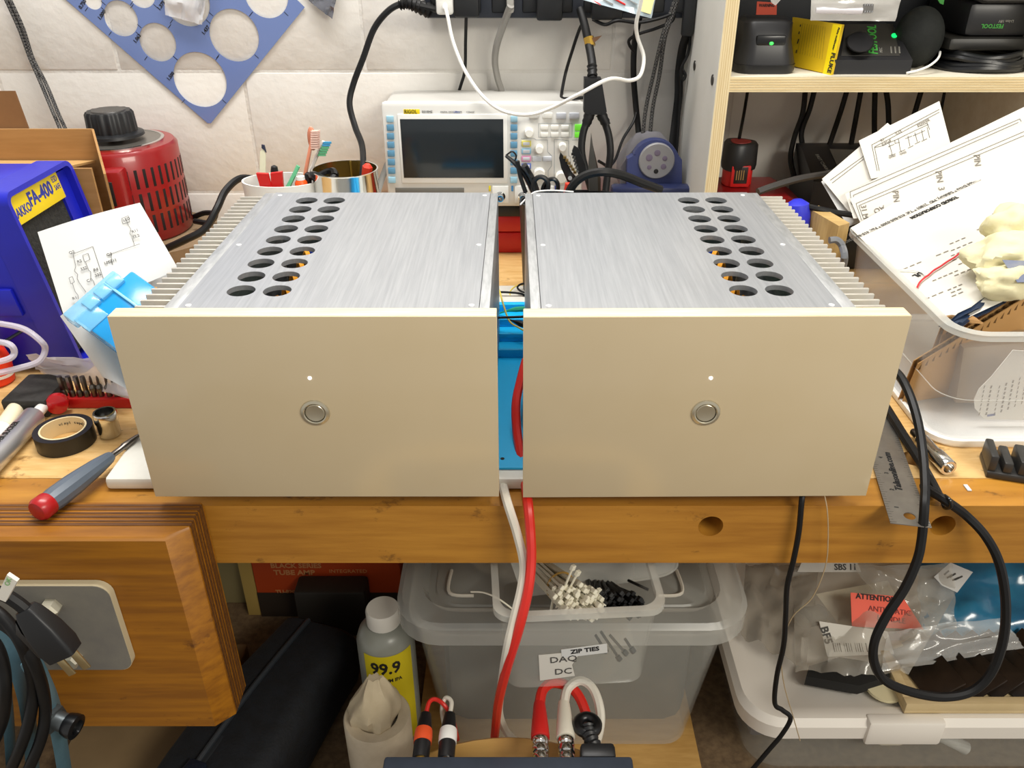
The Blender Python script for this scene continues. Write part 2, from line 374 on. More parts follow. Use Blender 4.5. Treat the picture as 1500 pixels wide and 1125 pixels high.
# ================================================================== the two amplifiers
PF, PT, PB = .6414, -.300, -.4904
def make_amp(sgn, x_in, label):
    def X(u): return x_in+sgn*u
    def bx(mb, u0, u1, y0, y1, z0, z1, b=0):
        a, c = sorted((X(u0), X(u1))); return mb.rbox(a, c, y0, y1, z0, z1, b)
    t = thing('power_amplifier', label, 'amplifier', (X(.165), PF, H+PB), 'pair of silver monoblock amplifiers')
    fp = obj('front_panel', bx(MB(), 0, .330, PF+.0016, PF+.018, PB, PT, .0008), PLY, t, label='pale plywood front panel')
    fc = obj('laminate_facing', bx(MB(), 0, .330, PF, PF+.0016, PB, PT-.0002, .0003), LAM, fp)
    bx_, bz = X(.165), H-.3957
    pb = obj('power_button', MB().lathe([(.0094, .0), (.0094, .0016), (.0104, .0021), (.0128, .0014), (.0134, 0)], (bx_, PF, bz), (0, -1, 0), 40, False, False), STEEL, t, label='round stainless push button')
    obj('button_cap', MB().lathe([(.0089, -.002), (.0089, .0008), (.0082, .0014), (.005, .0011), (.0005, .0010)], (bx_, PF, bz), (0, -1, 0), 36, False, True), STEEL, pb)
    obj('button_gap', MB().lathe([(.0095, .0001), (.0002, .0001)], (bx_, PF, bz), (0, -1, 0), 36, False, False), INKB, pb)
    obj('indicator_lamp', MB().lathe([(.0017, 0), (.0016, .0006), (.0003, .001)], (X(.1655+.0), PF, H-.3597), (0, -1, 0), 16, False, True), mat('white_led', '#f4f6ff', .3, emit=1.6), t)
    # top cover with two rows of nine ventilation holes
    yf, yb, zt = PF+.0182, 1.008, -.3035
    o = [(X(.016), yf), (X(.280), yf), (X(.280), yb), (X(.016), yb)]
    if sgn < 0: o.reverse()
    holes = [circ(X(u), .7044+.0339*k, .0128, n=36) for u in (.202, .235) for k in range(9)]
    tc = obj('top_cover', plate([o]+holes, .0048, Matrix.Translation((0, 0, H+zt-.0048))), ALU, t)
    sc = None
    for u in (.0225, .272):
        for y in (yf+.012, (yf+yb)/2-.01, yb-.012):
            if sc is None: sc = obj('screw', MB().lathe([(.0026, 0), (.0026, .0006), (.0012, .0008)], (X(.0225), yf+.012, H+zt), seg=12, cap0=False), mat('white_screw', '#ededee', .4, .2), t); s0 = (u, y)
            else: dup(sc, t, (X(u)-X(s0[0]), y-s0[1], 0))
    obj('top_flange', bx(MB(), .0065, .0156, yf, yb, zt-.004, zt-.0008, .0005), ALUEDGE, t)
    obj('side_panel', bx(MB(), .0065, .0095, yf, yb, PB+.004, zt-.004), ALUEDGE, t)
    obj('back_panel', bx(MB(), .0095, .280, yb-.003, yb, PB+.004, zt-.0049), ALUEDGE, t)
    obj('bottom_plate', bx(MB(), .0065, .293, yf, yb, PB+.001, PB+.004), ALUEDGE, t)
    hs = obj('heat_sink', bx(MB(), .2803, .293, yf, yb, PB+.004, zt-.0005, .0008), ALUEDGE, t)
    f0 = None
    n = 27
    for k in range(n):
        y = yf+.006+k*(yb-yf-.012)/(n-1)
        if f0 is None:
            f0 = obj('fin', bx(MB(), .2931, .3228, y-.0016, y+.0016, PB+.012, zt-.0035, .0004), ALUFIN, hs); y0 = y
        else: dup(f0, hs, (0, y-y0, 0))
    # electronics seen through the holes
    cb = obj('circuit_board', bx(MB(), .185, .25, .69, .99, -.392, -.39), mat('green_pcb', '#0d4d2c', .4, 0, '#14663a', 60), t)
    for k in range(8):
        y = .71+.035*k
        obj('capacitor', MB().lathe([(.009, 0), (.0095, .002), (.0095, .030), (.008, .032)], (X(.228), y, H-.39), seg=16), [BLACK, mat('blue_cap', '#173a9a', .35), DSTEEL][k % 3], cb)
    for k in range(5):
        y = .70+.03*k
        obj('lead_wire', MB().tube(spline([(X(.19), y, H-.385), (X(.2), y+.008, H-.335), (X(.208), y+.022, H-.318), (X(.217), y+.03, H-.35)], 5), .0026, 6), mat('amber_wire', '#f0a32a', .35), t)
    obj('transformer', MB().lathe([(.03, 0), (.07, .0), (.085, .02), (.085, .05), (.07, .07), (.03, .07)], (X(.1), .84, H-.486), seg=32), mat('amber_tape', '#5e3a12', .4), t)
    ft = None
    for u in (.04, .26):
        for y in (.70, .97):
            if ft is None: ft = obj('rubber_foot', MB().lathe([(.009, 0), (.01, .004)], (X(u), y, H-.4925), seg=14), BLACK, t); s1 = (u, y)
            else: dup(ft, t, (X(u)-X(s1[0]), y-s1[1], 0))
    return t
ampL = make_amp(-1, -.0191, 'silver power amplifier with plain cream front, beside the blue fume extractor and solder tools')
ampR = make_amp(1, .0040, 'silver power amplifier with glossy cream front, beside the clear tote and steel ruler')
ampR.rotation_euler.z = math.radians(.45)
# ================================================================== vise jaw
VF = .597
vise = thing('bench_vise', 'oiled wooden vise jaw of laminated ply with a grey plate bolted on its face', 'vise', (-.5, .62, H-.64))
xr0, xr1 = -.3270, -.3095
prof = [(-1.0, .651), (xr1, .651), (xr1, VF+.016), (xr0, VF), (-1.0, VF)]
zt, zb = -.505, -.765
mbv = MB()
r0 = [(x, y, H+zb) for x, y in prof]; r1 = [(x, y, H+zt-.003) for x, y in prof]
prof2 = [(-1.0, .651), (xr1-.002, .651), (xr1-.001, VF+.017), (xr0-.002, VF+.003), (-1.0, VF+.003)]
r2 = [(x, y, H+zt) for x, y in prof2]
mbv.rings([r0, r1, r2]); obj('jaw_block', mbv, VISEW, vise)
for k in range(6):      # proud laminations on the end grain and the top
    y = .6155+k*.0058
    obj('ply_layer', MB().rbox(-1.0, xr1+.0006, y, y+(.0038, .0022, .0034, .0026, .004, .003)[k], zb+.001, zt+.0006), PLYDARK, vise)
GREYP = mat('grey_plate_face', '#7e7a70', .6, 0, '#74706a', 30)
p0 = P(-60, 857, Y=.589); x1 = -.3885
lp = rrect(-.62, x1, -.6685, -.555, .014, 6)
MPl = Matrix.Translation((0, VF-.0085, H)) @ Matrix(((1, 0, 0, 0), (0, 0, 1, 0), (0, 1, 0, 0), (0, 0, 0, 1)))
pl = obj('backing_plate', plate([lp], .008, MPl), mat('pale_mdf_edge', '#c9bd9c', .7), vise)
lp2 = rrect(-.6195, x1-.0005, -.668, -.5555, .0135, 6)
obj('plate_face', plate([lp2], .0006, Matrix.Translation((0, -.0004, 0)) @ MPl), GREYP, pl)
for px, py in ((77, 887), (108, 960)):
    q = P(px, py, Y=VF-.009)
    mbb = MB().lathe([(.0095, 0), (.0095, .009), (.007, .012)], q, (0, -1, 0), 6, False, True)
    obj('hex_bolt', mbb, mat('zinc_bolt', '#d3cdb8', .35, .6), pl, smooth=20)
# ================================================================== left of the amplifiers, on the bench
# --- fume extractor
XF, Y0, Y1, ZT = -.555, .922, 1.080, -.280
fx = thing('fume_extractor', 'bright blue fume extractor box with yellow name label and black filter', 'fume extractor', (-.61, 1.0, H+ZB))
def yz(lp): return [(p[0], p[1]) for p in lp]
MYZ = Matrix(((0, 0, 1, 0), (1, 0, 0, 0), (0, 1, 0, H), (0, 0, 0, 1)))       # (a,b,c) -> x=c, y=a, z=b
outer = rrect(Y0, Y1, ZB, ZT, .014, 6); inner = rrect(Y0+.006, Y1-.007, ZB+.010, ZT-.006, .008, 6)
obj('front_bezel', plate([outer, inner], .036, Matrix.Translation((XF-.036, 0, 0)) @ MYZ), BLUEP, fx)
obj('body', MB().rbox(-.668, XF-.03, Y0+.003, Y1-.003, ZB+.004, ZT-.004, .008), BLUEP, fx)
obj('filter', MB().rbox(XF-.031, XF-.013, Y0+.006, Y1-.030, ZB+.02, ZT-.012), FOAM, fx)
obj('inner_lip', MB().rbox(XF-.031, XF-.0095, Y1-.031, Y1-.006, ZB+.012, ZT-.012), BLUEP, fx)
yl = obj('name_label', MB().rbox(XF-.0135, XF-.0075, Y0+.007, Y1-.029, ZT-.042, ZT-.007, .001), YEL, fx)
NAVY = mat('navy_print', '#2b3a9e', .5)
text(yl, 'HAKKO', .015, (XF-.0073, Y0+.009, H+ZT-.029), (0, 1, 0), (0, 0, 1), NAVY, bold=.02, sx=.78)
text(yl, 'FA-400', .0225, (XF-.0073, Y0+.050, H+ZT-.023), (0, 1, 0), (0, 0, 1), NAVY, bold=.03, sx=.86)
text(yl, 'ESD', .010, (XF-.0073, Y1-.046, H+ZT-.016), (0, 1, 0), (0, 0, 1), NAVY, sx=.75)
text(yl, 'SAFE', .009, (XF-.0073, Y1-.046, H+ZT-.026), (0, 1, 0), (0, 0, 1), NAVY, sx=.75)
obj('side_latch', MB().rbox(-.668, -.598, Y0-.0035, Y0+.004, -.43, -.395, .002), BLUEP, fx)
obj('latch_button', MB().cyl((-.642, Y0-.005, H-.412), (-.642, Y0, H-.412), .009, seg=20), BLUEP, fx)
ZM_ = H+(ZT+ZB)/2
SHR = Matrix.Translation((-.009, 0, 0)) @ Matrix(((1, 0, -.15, 0), (0, 1, 0, 0), (0, 0, 1, 0), (0, 0, 0, 1)))
def shear_tree(o):
    for ch in o.children:
        off = Matrix.Translation((0, 0, BASE[fx].z-ZM_)); ch.data.transform(off.inverted() @ SHR @ off); shear_tree(ch)
shear_tree(fx)
# --- cardboard box behind it
cb = thing('cardboard_box', 'open brown cardboard box with raised flaps behind the blue fume extractor', 'box', (-.76, 1.15, H+ZB))
zt = -.274
obj('rear_panel', MB().rbox(-.95, -.612, 1.217, 1.221, ZB, zt), KRAFT, cb)
obj('front_panel', MB().rbox(-.95, -.56, 1.086, 1.09, ZB, -.295), KRAFT, cb)
obj('side_panel', MB().sheet([(-.612, 1.217, H+ZB), (-.552, 1.10, H+ZB), (-.552, 1.10, H-.306), (-.612, 1.217, H+zt)], 2, 2, thick=.003), KRAFT, cb)
obj('inner_flap', MB().sheet([(-.95, 1.1, H-.30), (-.617, 1.1, H-.30), (-.617, 1.215, H-.318), (-.95, 1.215, H-.318)], 2, 2, thick=.003), mat('kraft_light', '#c39a5f', .8), cb)
a, b = P(-120, 133, Y=1.235), P(21, 133, Y=1.235); c2, d2 = P(44, 195, Y=1.222), P(-120, 195, Y=1.222)
obj('raised_flap', MB().sheet([d2, c2, b, a], 3, 3, thick=.003), KRAFTD, cb)
# --- variac
vc = V((-.643, 1.345, 0)); VR = .092; zb, zt = -.466, -.322
vt = thing('variable_transformer', 'round red variable transformer with slotted sides and big black dial knob', 'transformer', (vc.x, vc.y, H+zb))
def ringp(r, z): return (r, H+z)
body = MB().lathe([ringp(VR*.97, zb), ringp(VR, zb+.004), ringp(VR, zt-.006), ringp(VR*.95, zt), ringp(VR*.8, zt+.001)], (vc.x, vc.y, 0), seg=56)
bo = obj('body', body, RED, vt)
SLOT = mat('vent_slot', '#120606', .8)
sl = 0
for row, (z0, z1) in enumerate(((-.378, -.348), (-.415, -.385), (-.450, -.421))):
    for k in range(15):
        a = math.radians(-62+8.2*k)
        m = Matrix.Translation((vc.x, vc.y, H)) @ Matrix.Rotation(a, 4, 'Z')
        obj('vent_slot', MB().box(VR-.004, VR+.0004, -.0026, .0026, z0, z1, .001, m), SLOT, bo)
hm = Matrix.Translation((vc.x, vc.y, H)) @ Matrix.Rotation(math.radians(-84), 4, 'Z')
hh = obj('meter_housing', MB().box(VR-.02, VR+.024, -.036, .036, zb+.006, zt-.018, .005, hm), RED, vt)
obj('meter_display', MB().box(VR+.0235, VR+.0255, -.022, .022, -.392, -.355, .001, hm), BLACK, hh)
obj('display_glass', MB().box(VR+.0252, VR+.0262, -.016, .016, -.385, -.362, .001, hm), mat('lcd_off', '#46503f', .2), hh)
text(hh, 'AC 60Hz', .009, hm @ V((VR+.0245, .002, -.404)), hm.to_3x3() @ V((0, 1, 0)), (0, 0, 1), WHITE)
obj('dial_plate', MB().lathe([ringp(.073, zt), ringp(.073, zt+.003), ringp(.002, zt+.0032)], (vc.x, vc.y, 0), seg=48), mat('dial_alu', '#8d8880', .35, .8), vt)
kp = []
kn = MB().lathe([ringp(.046, zt+.010), ringp(.045, zt+.014), ringp(.037, zt+.017)], (vc.x, vc.y, 0), seg=48)
rs = []
for z, f in ((zt+.017, 1), (zt+.044, .97), (zt+.048, .9)):
    rs.append([(vc.x+.036*f*(1+.035*math.cos(16*t))*math.cos(t), vc.y+.036*f*(1+.035*math.cos(16*t))*math.sin(t), H+z) for t in [2*math.pi*k/96 for k in range(96)]])
kn.rings(rs)
ko = obj('dial_knob', kn, BLACK, vt)
obj('knob_cap', MB().lathe([ringp(.026, zt+.048), ringp(.025, zt+.0495), ringp(.01, zt+.049)], (vc.x, vc.y, 0), seg=32), mat('dark_grey_cap', '#3a3734', .4), ko)
obj('dial_ring', MB().lathe([ringp(.0735, zt), ringp(.0735, zt+.0036), ringp(.0685, zt+.0038), ringp(.0685, zt+.0025)], (vc.x, vc.y, 0), seg=48), CHROME, vt)
obj('knob_stem', MB().cyl((vc.x, vc.y, H+zt), (vc.x, vc.y, H+zt+.012), .012), DSTEEL, vt)
text(hh, 'DANGER', .006, hm @ V((VR+.0245, -.02, -.418)), hm.to_3x3() @ V((0, 1, 0)), (0, 0, 1), YEL)
# board under it
obj('round_board', plate([[(p[0]-.627, p[1]+1.325) for p in circ(0, 0, .128, .118, 48)]], .043, Matrix.Translation((0, 0, H+ZB))), mat('mdf_board', '#8a7458', .75, 0, '#7c674c', 30), None, (-.627, 1.325, H+ZB), 'thick round brown board under the red variable transformer', 'board')
cable('mains_lead', 'black mains lead curving from the white tub to the red transformer', [P(372, 262, Y=1.30), P(350, 262, Y=1.27), P(330, 280, Y=1.24), P(318, 305, Y=1.21), P(300, 335, Y=1.19), P(270, 352, Y=1.18), P(235, 368, Y=1.18)], .0055, RUBBER)
cable('mains_lead', 'black mains lead coiled flat beside the foot of the red transformer', [P(283, 318, Y=1.40), P(300, 312, Y=1.38), P(316, 314, Y=1.36), P(306, 326, Y=1.33), P(285, 324, Y=1.34)], .0045, RUBBER)
# --- schematic paper leaning on the extractor
pp = Plane((P(150, 380, Y=.86)), (.22, -.75, .62))
sh = obj('schematic_sheet', MB().sheet([pp.hit(96, 470), pp.hit(262, 395), pp.hit(205, 297), pp.hit(55, 340)], 8, 6, lambda u, v: .004*math.sin(u*3.1)), PAPER, None, pp.hit(150, 420), 'white schematic sheet leaning against the blue fume extractor', 'paper')
pk = pp.up(.0045)
lines = MB()
def L_(pts, w=.00042): lines.stroke([pk.hit(*p) for p in pts], w, pk.n)
for pts in ([(107, 372), (136, 361)], [(136, 361), (152, 410)], [(107, 372), (111, 390), (109, 397), (114, 402), (113, 408), (116, 414), (126, 428)],
            [(162, 372), (205, 357)], [(162, 372), (165, 388)], [(197, 359), (193, 346), (190, 342), (192, 336), (188, 330), (185, 322)], [(125, 383), (130, 396), (133, 398), (133, 407), (137, 412), (139, 418)],
            [(106, 415), (110, 427), (114, 432), (115, 438)], [(178, 320), (188, 316), (190, 325), (180, 328), (178, 320)], [(121, 374), (129, 371), (132, 380), (124, 384), (121, 374)], [(101, 407), (106, 405), (109, 413), (104, 416), (101, 407)]): L_(pts)
obj('printed_lines', lines, INK, sh, smooth=0)
for s, px, py in (('R2', 113, 384), ('332', 118, 395), ('LED', 180, 323), ('R11', 193, 340), ('33.2', 194, 348), ('Q2', 101, 371), ('R4', 137, 396), ('332', 139, 404), ('Q3', 156, 374), ('LMZ11', 153, 386), ('C1', 127, 412), ('R1', 106, 438)):
    o, x, y = pk.frame(px, py, px+30, py-10); text(sh, s, .0045, o, x, y, INK, 'printed_text')
# second folded sheet under the blue case
p3 = Plane(P(140, 490, Y=.80), (.1, -.6, .78))
obj('folded_sheet', MB().sheet([p3.hit(150, 552), p3.hit(215, 590), p3.hit(150, 450), p3.hit(88, 463)], 10, 8, lambda u, v: .010*math.sin(u*3.1)), PAPER, None, p3.hit(150, 500), 'white paper folded double under the translucent blue parts case', 'paper')
sk = Plane(P(200, 385, Y=.90), (.2, -.70, .66))
ls = obj('label_sheet', MB().sheet([sk.hit(185, 420), sk.hit(262, 420), sk.hit(225, 368), sk.hit(160, 392)], 4, 4, lambda u, v: .002*math.sin(v*3)), PAPER, None, sk.hit(205, 400), 'white paper scrap with a small printed label above the blue parts case', 'paper')
bl = MB()
bl.sheet([sk.hit(193, 394, .004), sk.hit(204, 390, .004), sk.hit(219, 396, .004), sk.hit(207, 403, .004)], 1, 1); obj('sticker', bl, mat('grey_sticker', '#d3d0cc', .7), ls)
kk = MB()
for t in (.2, .4, .6, .8): kk.stroke([sk.hit(193+11*t, 394-4*t, .0045), sk.hit(193+11*t+13*t, 394-4*t+8*t, .0045)], .0008, sk.n)
obj('printed_lines', kk, INKB, ls, smooth=0)
# --- translucent blue parts case
p4 = Plane(P(175, 470, Y=.775), (.12, -.58, .80))
a4, b4, d4 = p4.hit(93, 462), p4.hit(180, 386), p4.hit(178, 556)
ux, uy = (b4-a4), (d4-a4); wl, hl = ux.length, uy.length; ux.normalize(); uy = (uy-ux*uy.dot(ux)).normalized()
MC4 = frameM(a4, ux, uy)
BLUET = mat('blue_translucent', '#1c9fe4', .18, alpha=.82)
CYANC = mat('cyan_clear', '#86cdf0', .15, alpha=.55)
pc = thing('parts_case', 'translucent bright blue plastic parts case with hinged clear lid beside the silver fins', 'case', a4)
sgn = 1 if (MC4.to_3x3() @ V((0, 0, 1))).dot(p4.n) > 0 else -1
def mzs(z0, z1): return (min(sgn*z0, sgn*z1), max(sgn*z0, sgn*z1))
z0, z1 = mzs(-.018, 0); obj('case_body', MB().box(.004, wl, .012, hl, z0, z1, .003, MC4), BLUET, pc)
z0, z1 = mzs(-.014, .001); obj('clear_lid', MB().box(0, wl-.012, -.002, .014, z0, z1, .002, MC4), CYANC, pc)
z0, z1 = mzs(-.001, .0015); obj('clear_end', MB().box(.002, .028, .012, hl*.35, z0, z1, .001, MC4), CYANC, pc)
for x in (wl*.25, wl*.45, wl*.65):
    z0, z1 = mzs(-.002, .004); obj('lid_hinge', MB().box(x, x+.014, .004, .018, z0, z1, .001, MC4), CYANC, pc)
z0, z1 = mzs(-.001, .003); obj('raised_rib', MB().box(wl-.030, wl-.027, .004, hl, z0, z1, .001, MC4), mat('pale_blue_rib', '#8fd3f5', .2, alpha=.9), pc)
z0, z1 = mzs(-.001, .003); obj('raised_rib', MB().box(.03, wl-.03, hl*.60, hl*.60+.0025, z0, z1, .001, MC4), MC['pale_blue_rib'], pc)
# --- clear bag under it
bg = [P(38, 520, Y=.87), P(60, 545, z=-.492), P(200, 585, z=-.487), P(150, 525, Y=.86)]
obj('plastic_bag', crumple(bg, .006, 16, 8, 5, 2), mat('milky_film', '#e6dfe0', .15, alpha=.55), None, bg[0], 'crumpled clear plastic bag tucked under white paper behind the bit holder', 'bag')
# --- bits and holder
z0 = ZB
obj('bit_holder', MB().rbox(-.540, -.432, .836, .851, ZB, ZB+.013, .0015), REDP, None, (-.49, .843, H+ZB), 'red plastic strip holding a row of screwdriver bits', 'bit holder')
tips = ['hex', 'flat', 'cross']
for k, px in enumerate((98, 110, 121, 131, 142, 152, 164, 174, 184)):
    x = P(px, 585, Y=.845).x; y = .8435; z = H+ZB+.0115
    t = thing('screwdriver_bit', ('first', 'second', 'third', 'fourth', 'fifth', 'sixth', 'seventh', 'eighth', 'ninth')[k]+' steel bit along the red strip, counted from the sanding block', 'screwdriver bit', (x, y, z), 'screwdriver bits in the red strip')
    if k in (4, 5, 6):
        obj('shank', MB().lathe([(.0034, z), (.0034, z+.008), (.0042, z+.010), (.0042, z+.014), (.002, z+.017)], (x, y, 0), seg=12), DSTEEL, t)
        obj('tip', MB().lathe([(.0017, z+.017), (.0016, z+.024), (.0008, z+.028)], (x, y, 0), seg=8), DSTEEL, t)
    elif k == 7:
        obj('shank', MB().lathe([(.0034, z), (.0034, z+.011), (.0026, z+.014)], (x, y, 0), seg=6), DSTEEL, t)
        obj('tip', MB().lathe([(.0034, z+.013), (.0032, z+.022), (.0010, z+.030)], (x, y, 0), seg=4), DSTEEL, t, smooth=20)
    else:
        obj('shank', MB().lathe([(.0036, z), (.0038, z+.007), (.0026, z+.010)], (x, y, 0), seg=12), DSTEEL, t)
        obj('tip', MB().lathe([(.0032, z+.010), (.0034, z+.026), (.0030, z+.0275)], (x, y, 0), seg=6), DSTEEL, t, smooth=20)
# --- sanding block
sb = thing('sanding_block', 'black rubber sanding block with a recessed slot in its end', 'block', (-.568, .846, H+ZB))
obj('body', MB().rbox(-.592, -.541, .815, .880, ZB, -.487, .003), mat('black_foam_rubber', '#2a2825', .85, 0, '#343230', 120, bump=.2, bs=300), sb)
obj('slot', MB().rbox(-.570, -.550, .8146, .816, ZB+.006, -.493, .0004), mat('slot_dark', '#0f0e0d', .8), sb)
# --- tape roll
c = P(92, 628, z=-.492); R0 = .0300
tp = thing('tape_roll', 'roll of black electrical tape with a printed cream core', 'tape', (c.x, c.y, H+ZB))
TAPE = mat('black_tape', '#1b1a18', .35)
obj('tape', MB().rings([[(c.x+r*math.cos(2*math.pi*k/56), c.y+r*math.sin(2*math.pi*k/56), H+z) for k in range(56)] for r, z in ((.0238, ZB), (R0, ZB), (R0, -.4912), (.0238, -.4912))], closed=True), TAPE, tp)
core = obj('core', MB().rings([[(c.x+r*math.cos(2*math.pi*k/56), c.y+r*math.sin(2*math.pi*k/56), H+z) for k in range(56)] for r, z in ((.0220, ZB), (.0238, ZB), (.0238, -.4908), (.0220, -.4908))], closed=True), mat('cream_card', '#e2cfa5', .7), tp)
def cyltext(parent, s, a0, r, z, size, m, da):
    for i, ch in enumerate(s):
        if ch == ' ': continue
        a = math.radians(a0 - da*i)
        o = V((c.x+r*math.cos(a), c.y+r*math.sin(a), z)); text(parent, ch, size, o, (math.sin(a), -math.cos(a), 0), (0, 0, 1), m, 'printed_text', bold=.02)
cyltext(core, '1700', 62, .0218, H-.4985, .007, INK, 12)
cyltext(core, 'vinyl tape', 130, .0218, H-.498, .0045, INK, 7)
# --- chrome socket
c = P(160, 640, z=-.51); ax = V((-.06, .06, 1)).normalized(); c0 = V((c.x, c.y+.004, H+ZB+.0005))
so = thing('socket', 'short chrome socket standing on end beside the tape roll', 'socket', c0)
obj('shell', MB().lathe([(.0105, 0), (.0115, .002), (.0115, .016), (.0125, .018), (.0125, .028), (.0118, .030), (.0098, .030), (.0090, .020), (.0088, .012), (.001, .012)], c0, (0, 0, 1), 32, True, True), CHROME, so)
# --- screwdriver
a = P(56, 748, z=-.4925); b = P(163, 668, z=-.492); t2 = P(201, 630, z=-.487)
ax = (b-a).normalized()
sd = thing('screwdriver', 'grey handled screwdriver with a red end cap overhanging the bench edge', 'screwdriver', a)
ln = (b-a).length
obj('handle', MB().lathe([(.0105, .012), (.0115, .02), (.0112, ln*.45), (.0102, ln*.6), (.0085, ln*.8), (.0062, ln*.97), (.005, ln)], a, ax, 12), mat('grey_grip', '#5a6470', .38, 0, '#525c68', 12), sd, smooth=20)
obj('end_cap', MB().lathe([(.004, -.003), (.0095, -.002), (.0117, .001), (.0117, .012), (.0108, .0135)], a, ax, 20), mat('dark_red_cap', '#a3161a', .3), sd)
obj('shaft', MB().lathe([(.0032, ln-.002), (.0030, ln+.016), (.0040, ln+.018), (.0026, (t2-a).length-.006), (.0012, (t2-a).length)], a, ax, 10), DSTEEL, sd)
# --- solder sucker
a = P(-60, 728, z=-.497); b = P(52, 608, z=-.497); t2 = P(80, 583, z=-.495); ax = (b-a).normalized(); ln = (b-a).length; l2 = (t2-a).length
ss = thing('solder_sucker', 'silver barrelled solder sucker with a thin white nozzle', 'solder sucker', a)
obj('barrel', MB().lathe([(.0118, 0), (.0124, .004), (.0124, ln-.004), (.0095, ln)], a, ax, 28), mat('satin_silver', '#c3c3c5', .3, .75), ss)
obj('nozzle', MB().lathe([(.0065, ln), (.0062, ln+(l2-ln)*.5), (.0035, ln+(l2-ln)*.62), (.003, l2-.004), (.004, l2-.002), (.003, l2)], a, ax, 16), WHITE, ss)
sv = V((0, 0, 1)); side = ax.cross(sv).normalized(); nrm = side.cross(ax).normalized()
side = -side if side.x < 0 else side
nn = (nrm*.85+V((0, -.5, 0))).normalized(); nn = (nn-ax*nn.dot(ax)).normalized(); yy = nn.cross(ax)
o = a+ax*(ln*.42)+nn*.0126
text(ss, 'SOLDER SUCKER', .0085, o, ax, yy, INKB, bold=.02, sx=.85)
nn2 = (nn+yy*.75).normalized()
# --- red knob handle behind it
c = P(86, 587, z=-.497)
obj('red_ball', MB().lathe([(.004, 0), (.011, .001), (.0125, .006), (.0118, .012), (.005, .0145)], V((c.x, c.y, H+ZB+.0126)), (.3, -1, .15), 24), mat('shiny_red', '#c5161c', .22, coat=.4), None, V((c.x, c.y, H+ZB)), 'shiny round red ball handle at the end of the red bit strip', 'handle')
# --- marker
a = P(-40, 690, z=-.499); b = P(28, 593, z=-.499); ax = (b-a).normalized(); ln = (b-a).length
mk = thing('marker_pen', 'white marker pen with cream cap lying beside the solder sucker', 'pen', a)
obj('barrel', MB().lathe([(.0085, 0), (.0088, ln*.6), (.0088, ln*.62)], a, ax, 20), WHITE, mk)
obj('cap', MB().lathe([(.0092, ln*.62), (.0092, ln-.006), (.007, ln-.001), (.002, ln)], a, ax, 20), mat('cream_cap', '#efe2c2', .4), mk)
# --- red bulb bottle and tubes
c = P(-6, 560, z=ZB)
rb = thing('squeeze_bottle', 'orange red squeeze bottle with a white band beside the clear tubing', 'bottle', c)
obj('bottle_body', MB().lathe([(.018, 0), (.022, .004), (.022, .03), (.017, .045), (.008, .053), (.006, .06)], c, (.08, .05, 1), 28), mat('orange_red', '#ea3a17', .35), rb)
obj('white_band', MB().lathe([(.0224, .012), (.0224, .016)], c, (.08, .05, 1), 28, False, False), WHITE, rb)
TUBE = mat('clear_tubing', '#dcd6e2', .15, alpha=.6)
cable('silicone_tube', 'clear silicone tube in a wide loop in front of the blue extractor', PY([(-40, 470, .88), (0, 474, .87), (35, 482, .86), (60, 500, .85), (66, 513, .85), (56, 530, .84), (25, 540, .83), (0, 546, .82), (-40, 556, .82)]), .0035, TUBE, cat='tube')
cable('silicone_tube', 'clear silicone tube in a tight loop above the orange red bottle', PY([(-30, 500, .84), (0, 501, .835), (16, 506, .83), (21, 517, .83), (12, 526, .825), (-20, 534, .82)]), .0035, TUBE, cat='tube')
cable('strap', 'black strap crossing the low corner of the blue extractor', PY([(-30, 512, .885), (0, 503, .895), (20, 492, .905), (38, 481, .914)]), .004, BLACKS, cat='strap', flat=.4)
# ================================================================== behind the amplifiers and on the wall
# --- drafting template hung on the wall
YT = 1.4475
def w2(px, py): q = P(px, py, Y=YT); return (q.x, q.z-H)
cn = V(w2(307, 183)); u = (V(w2(97, 0))-cn).normalized(); v = V((u.y, -u.x)) ; v = v if v.x > 0 else -v
cn3 = cn
def uv(a, b): q = cn+u*a+v*b; return (q.x, q.y)
outl = [uv(.004, 0), uv(.36, 0), uv(.36, .26), uv(0, .26), uv(0, .004)]
MXZ = Matrix.Translation((0, YT, H)) @ Matrix(((1, 0, 0, 0), (0, 0, 1, 0), (0, 1, 0, 0), (0, 0, 0, 1)))
hl = [(293, 117, 38.5), (343, 52, 36), (231, 62, 26.5), (177, 27, 24.5), (136, 0, 13), (207, -10, 20), (273, 2, 34), (390, -8, 32), (180, -52, 24), (330, -60, 30), (240, -75, 22)]
holes = []
for px, py, r in hl:
    q = w2(px, py); s = P(px, py, Y=YT); holes.append(circ(q[0], q[1], r*(s.y*cp-(s.z-H)*sp)/FPX, n=40))
TPL = mat('blue_template', '#7287bd', .16, alpha=.9, spec=.7)
tpl = obj('drafting_template', plate([outl]+holes, .0014, MXZ), TPL, None, (cn.x, YT, H+cn.y), 'translucent blue circle drafting template hung cornerwise on the white wall', 'template')
tk = MB()
for px, py, r in hl[:8]:
    q = V(w2(px, py)); s = P(px, py, Y=YT); rr = r*(s.y*cp-(s.z-H)*sp)/FPX
    for d in (u, -u, v, -v):
        a = q+d*(rr+.001); b = q+d*(rr+.009)
        tk.stroke([(a.x, YT-.0003, H+a.y), (b.x, YT-.0003, H+b.y)], .0009, (0, -1, 0))
obj('tick_marks', tk, INKB, tpl, smooth=0)
for s, px, py in (('0.750', 117, 12), ('1.000', 145, 28), ('1.063', 197, 62), ('1.375', 232, 14), ('1.500', 246, 117), ('1.437', 297, 50)):
    q = w2(px, py); text(tpl, s, .0075, (q[0], YT-.0003, H+q[1]), (v.x, 0, v.y), (-v.y, 0, v.x), INKB, 'printed_text', bold=.03)
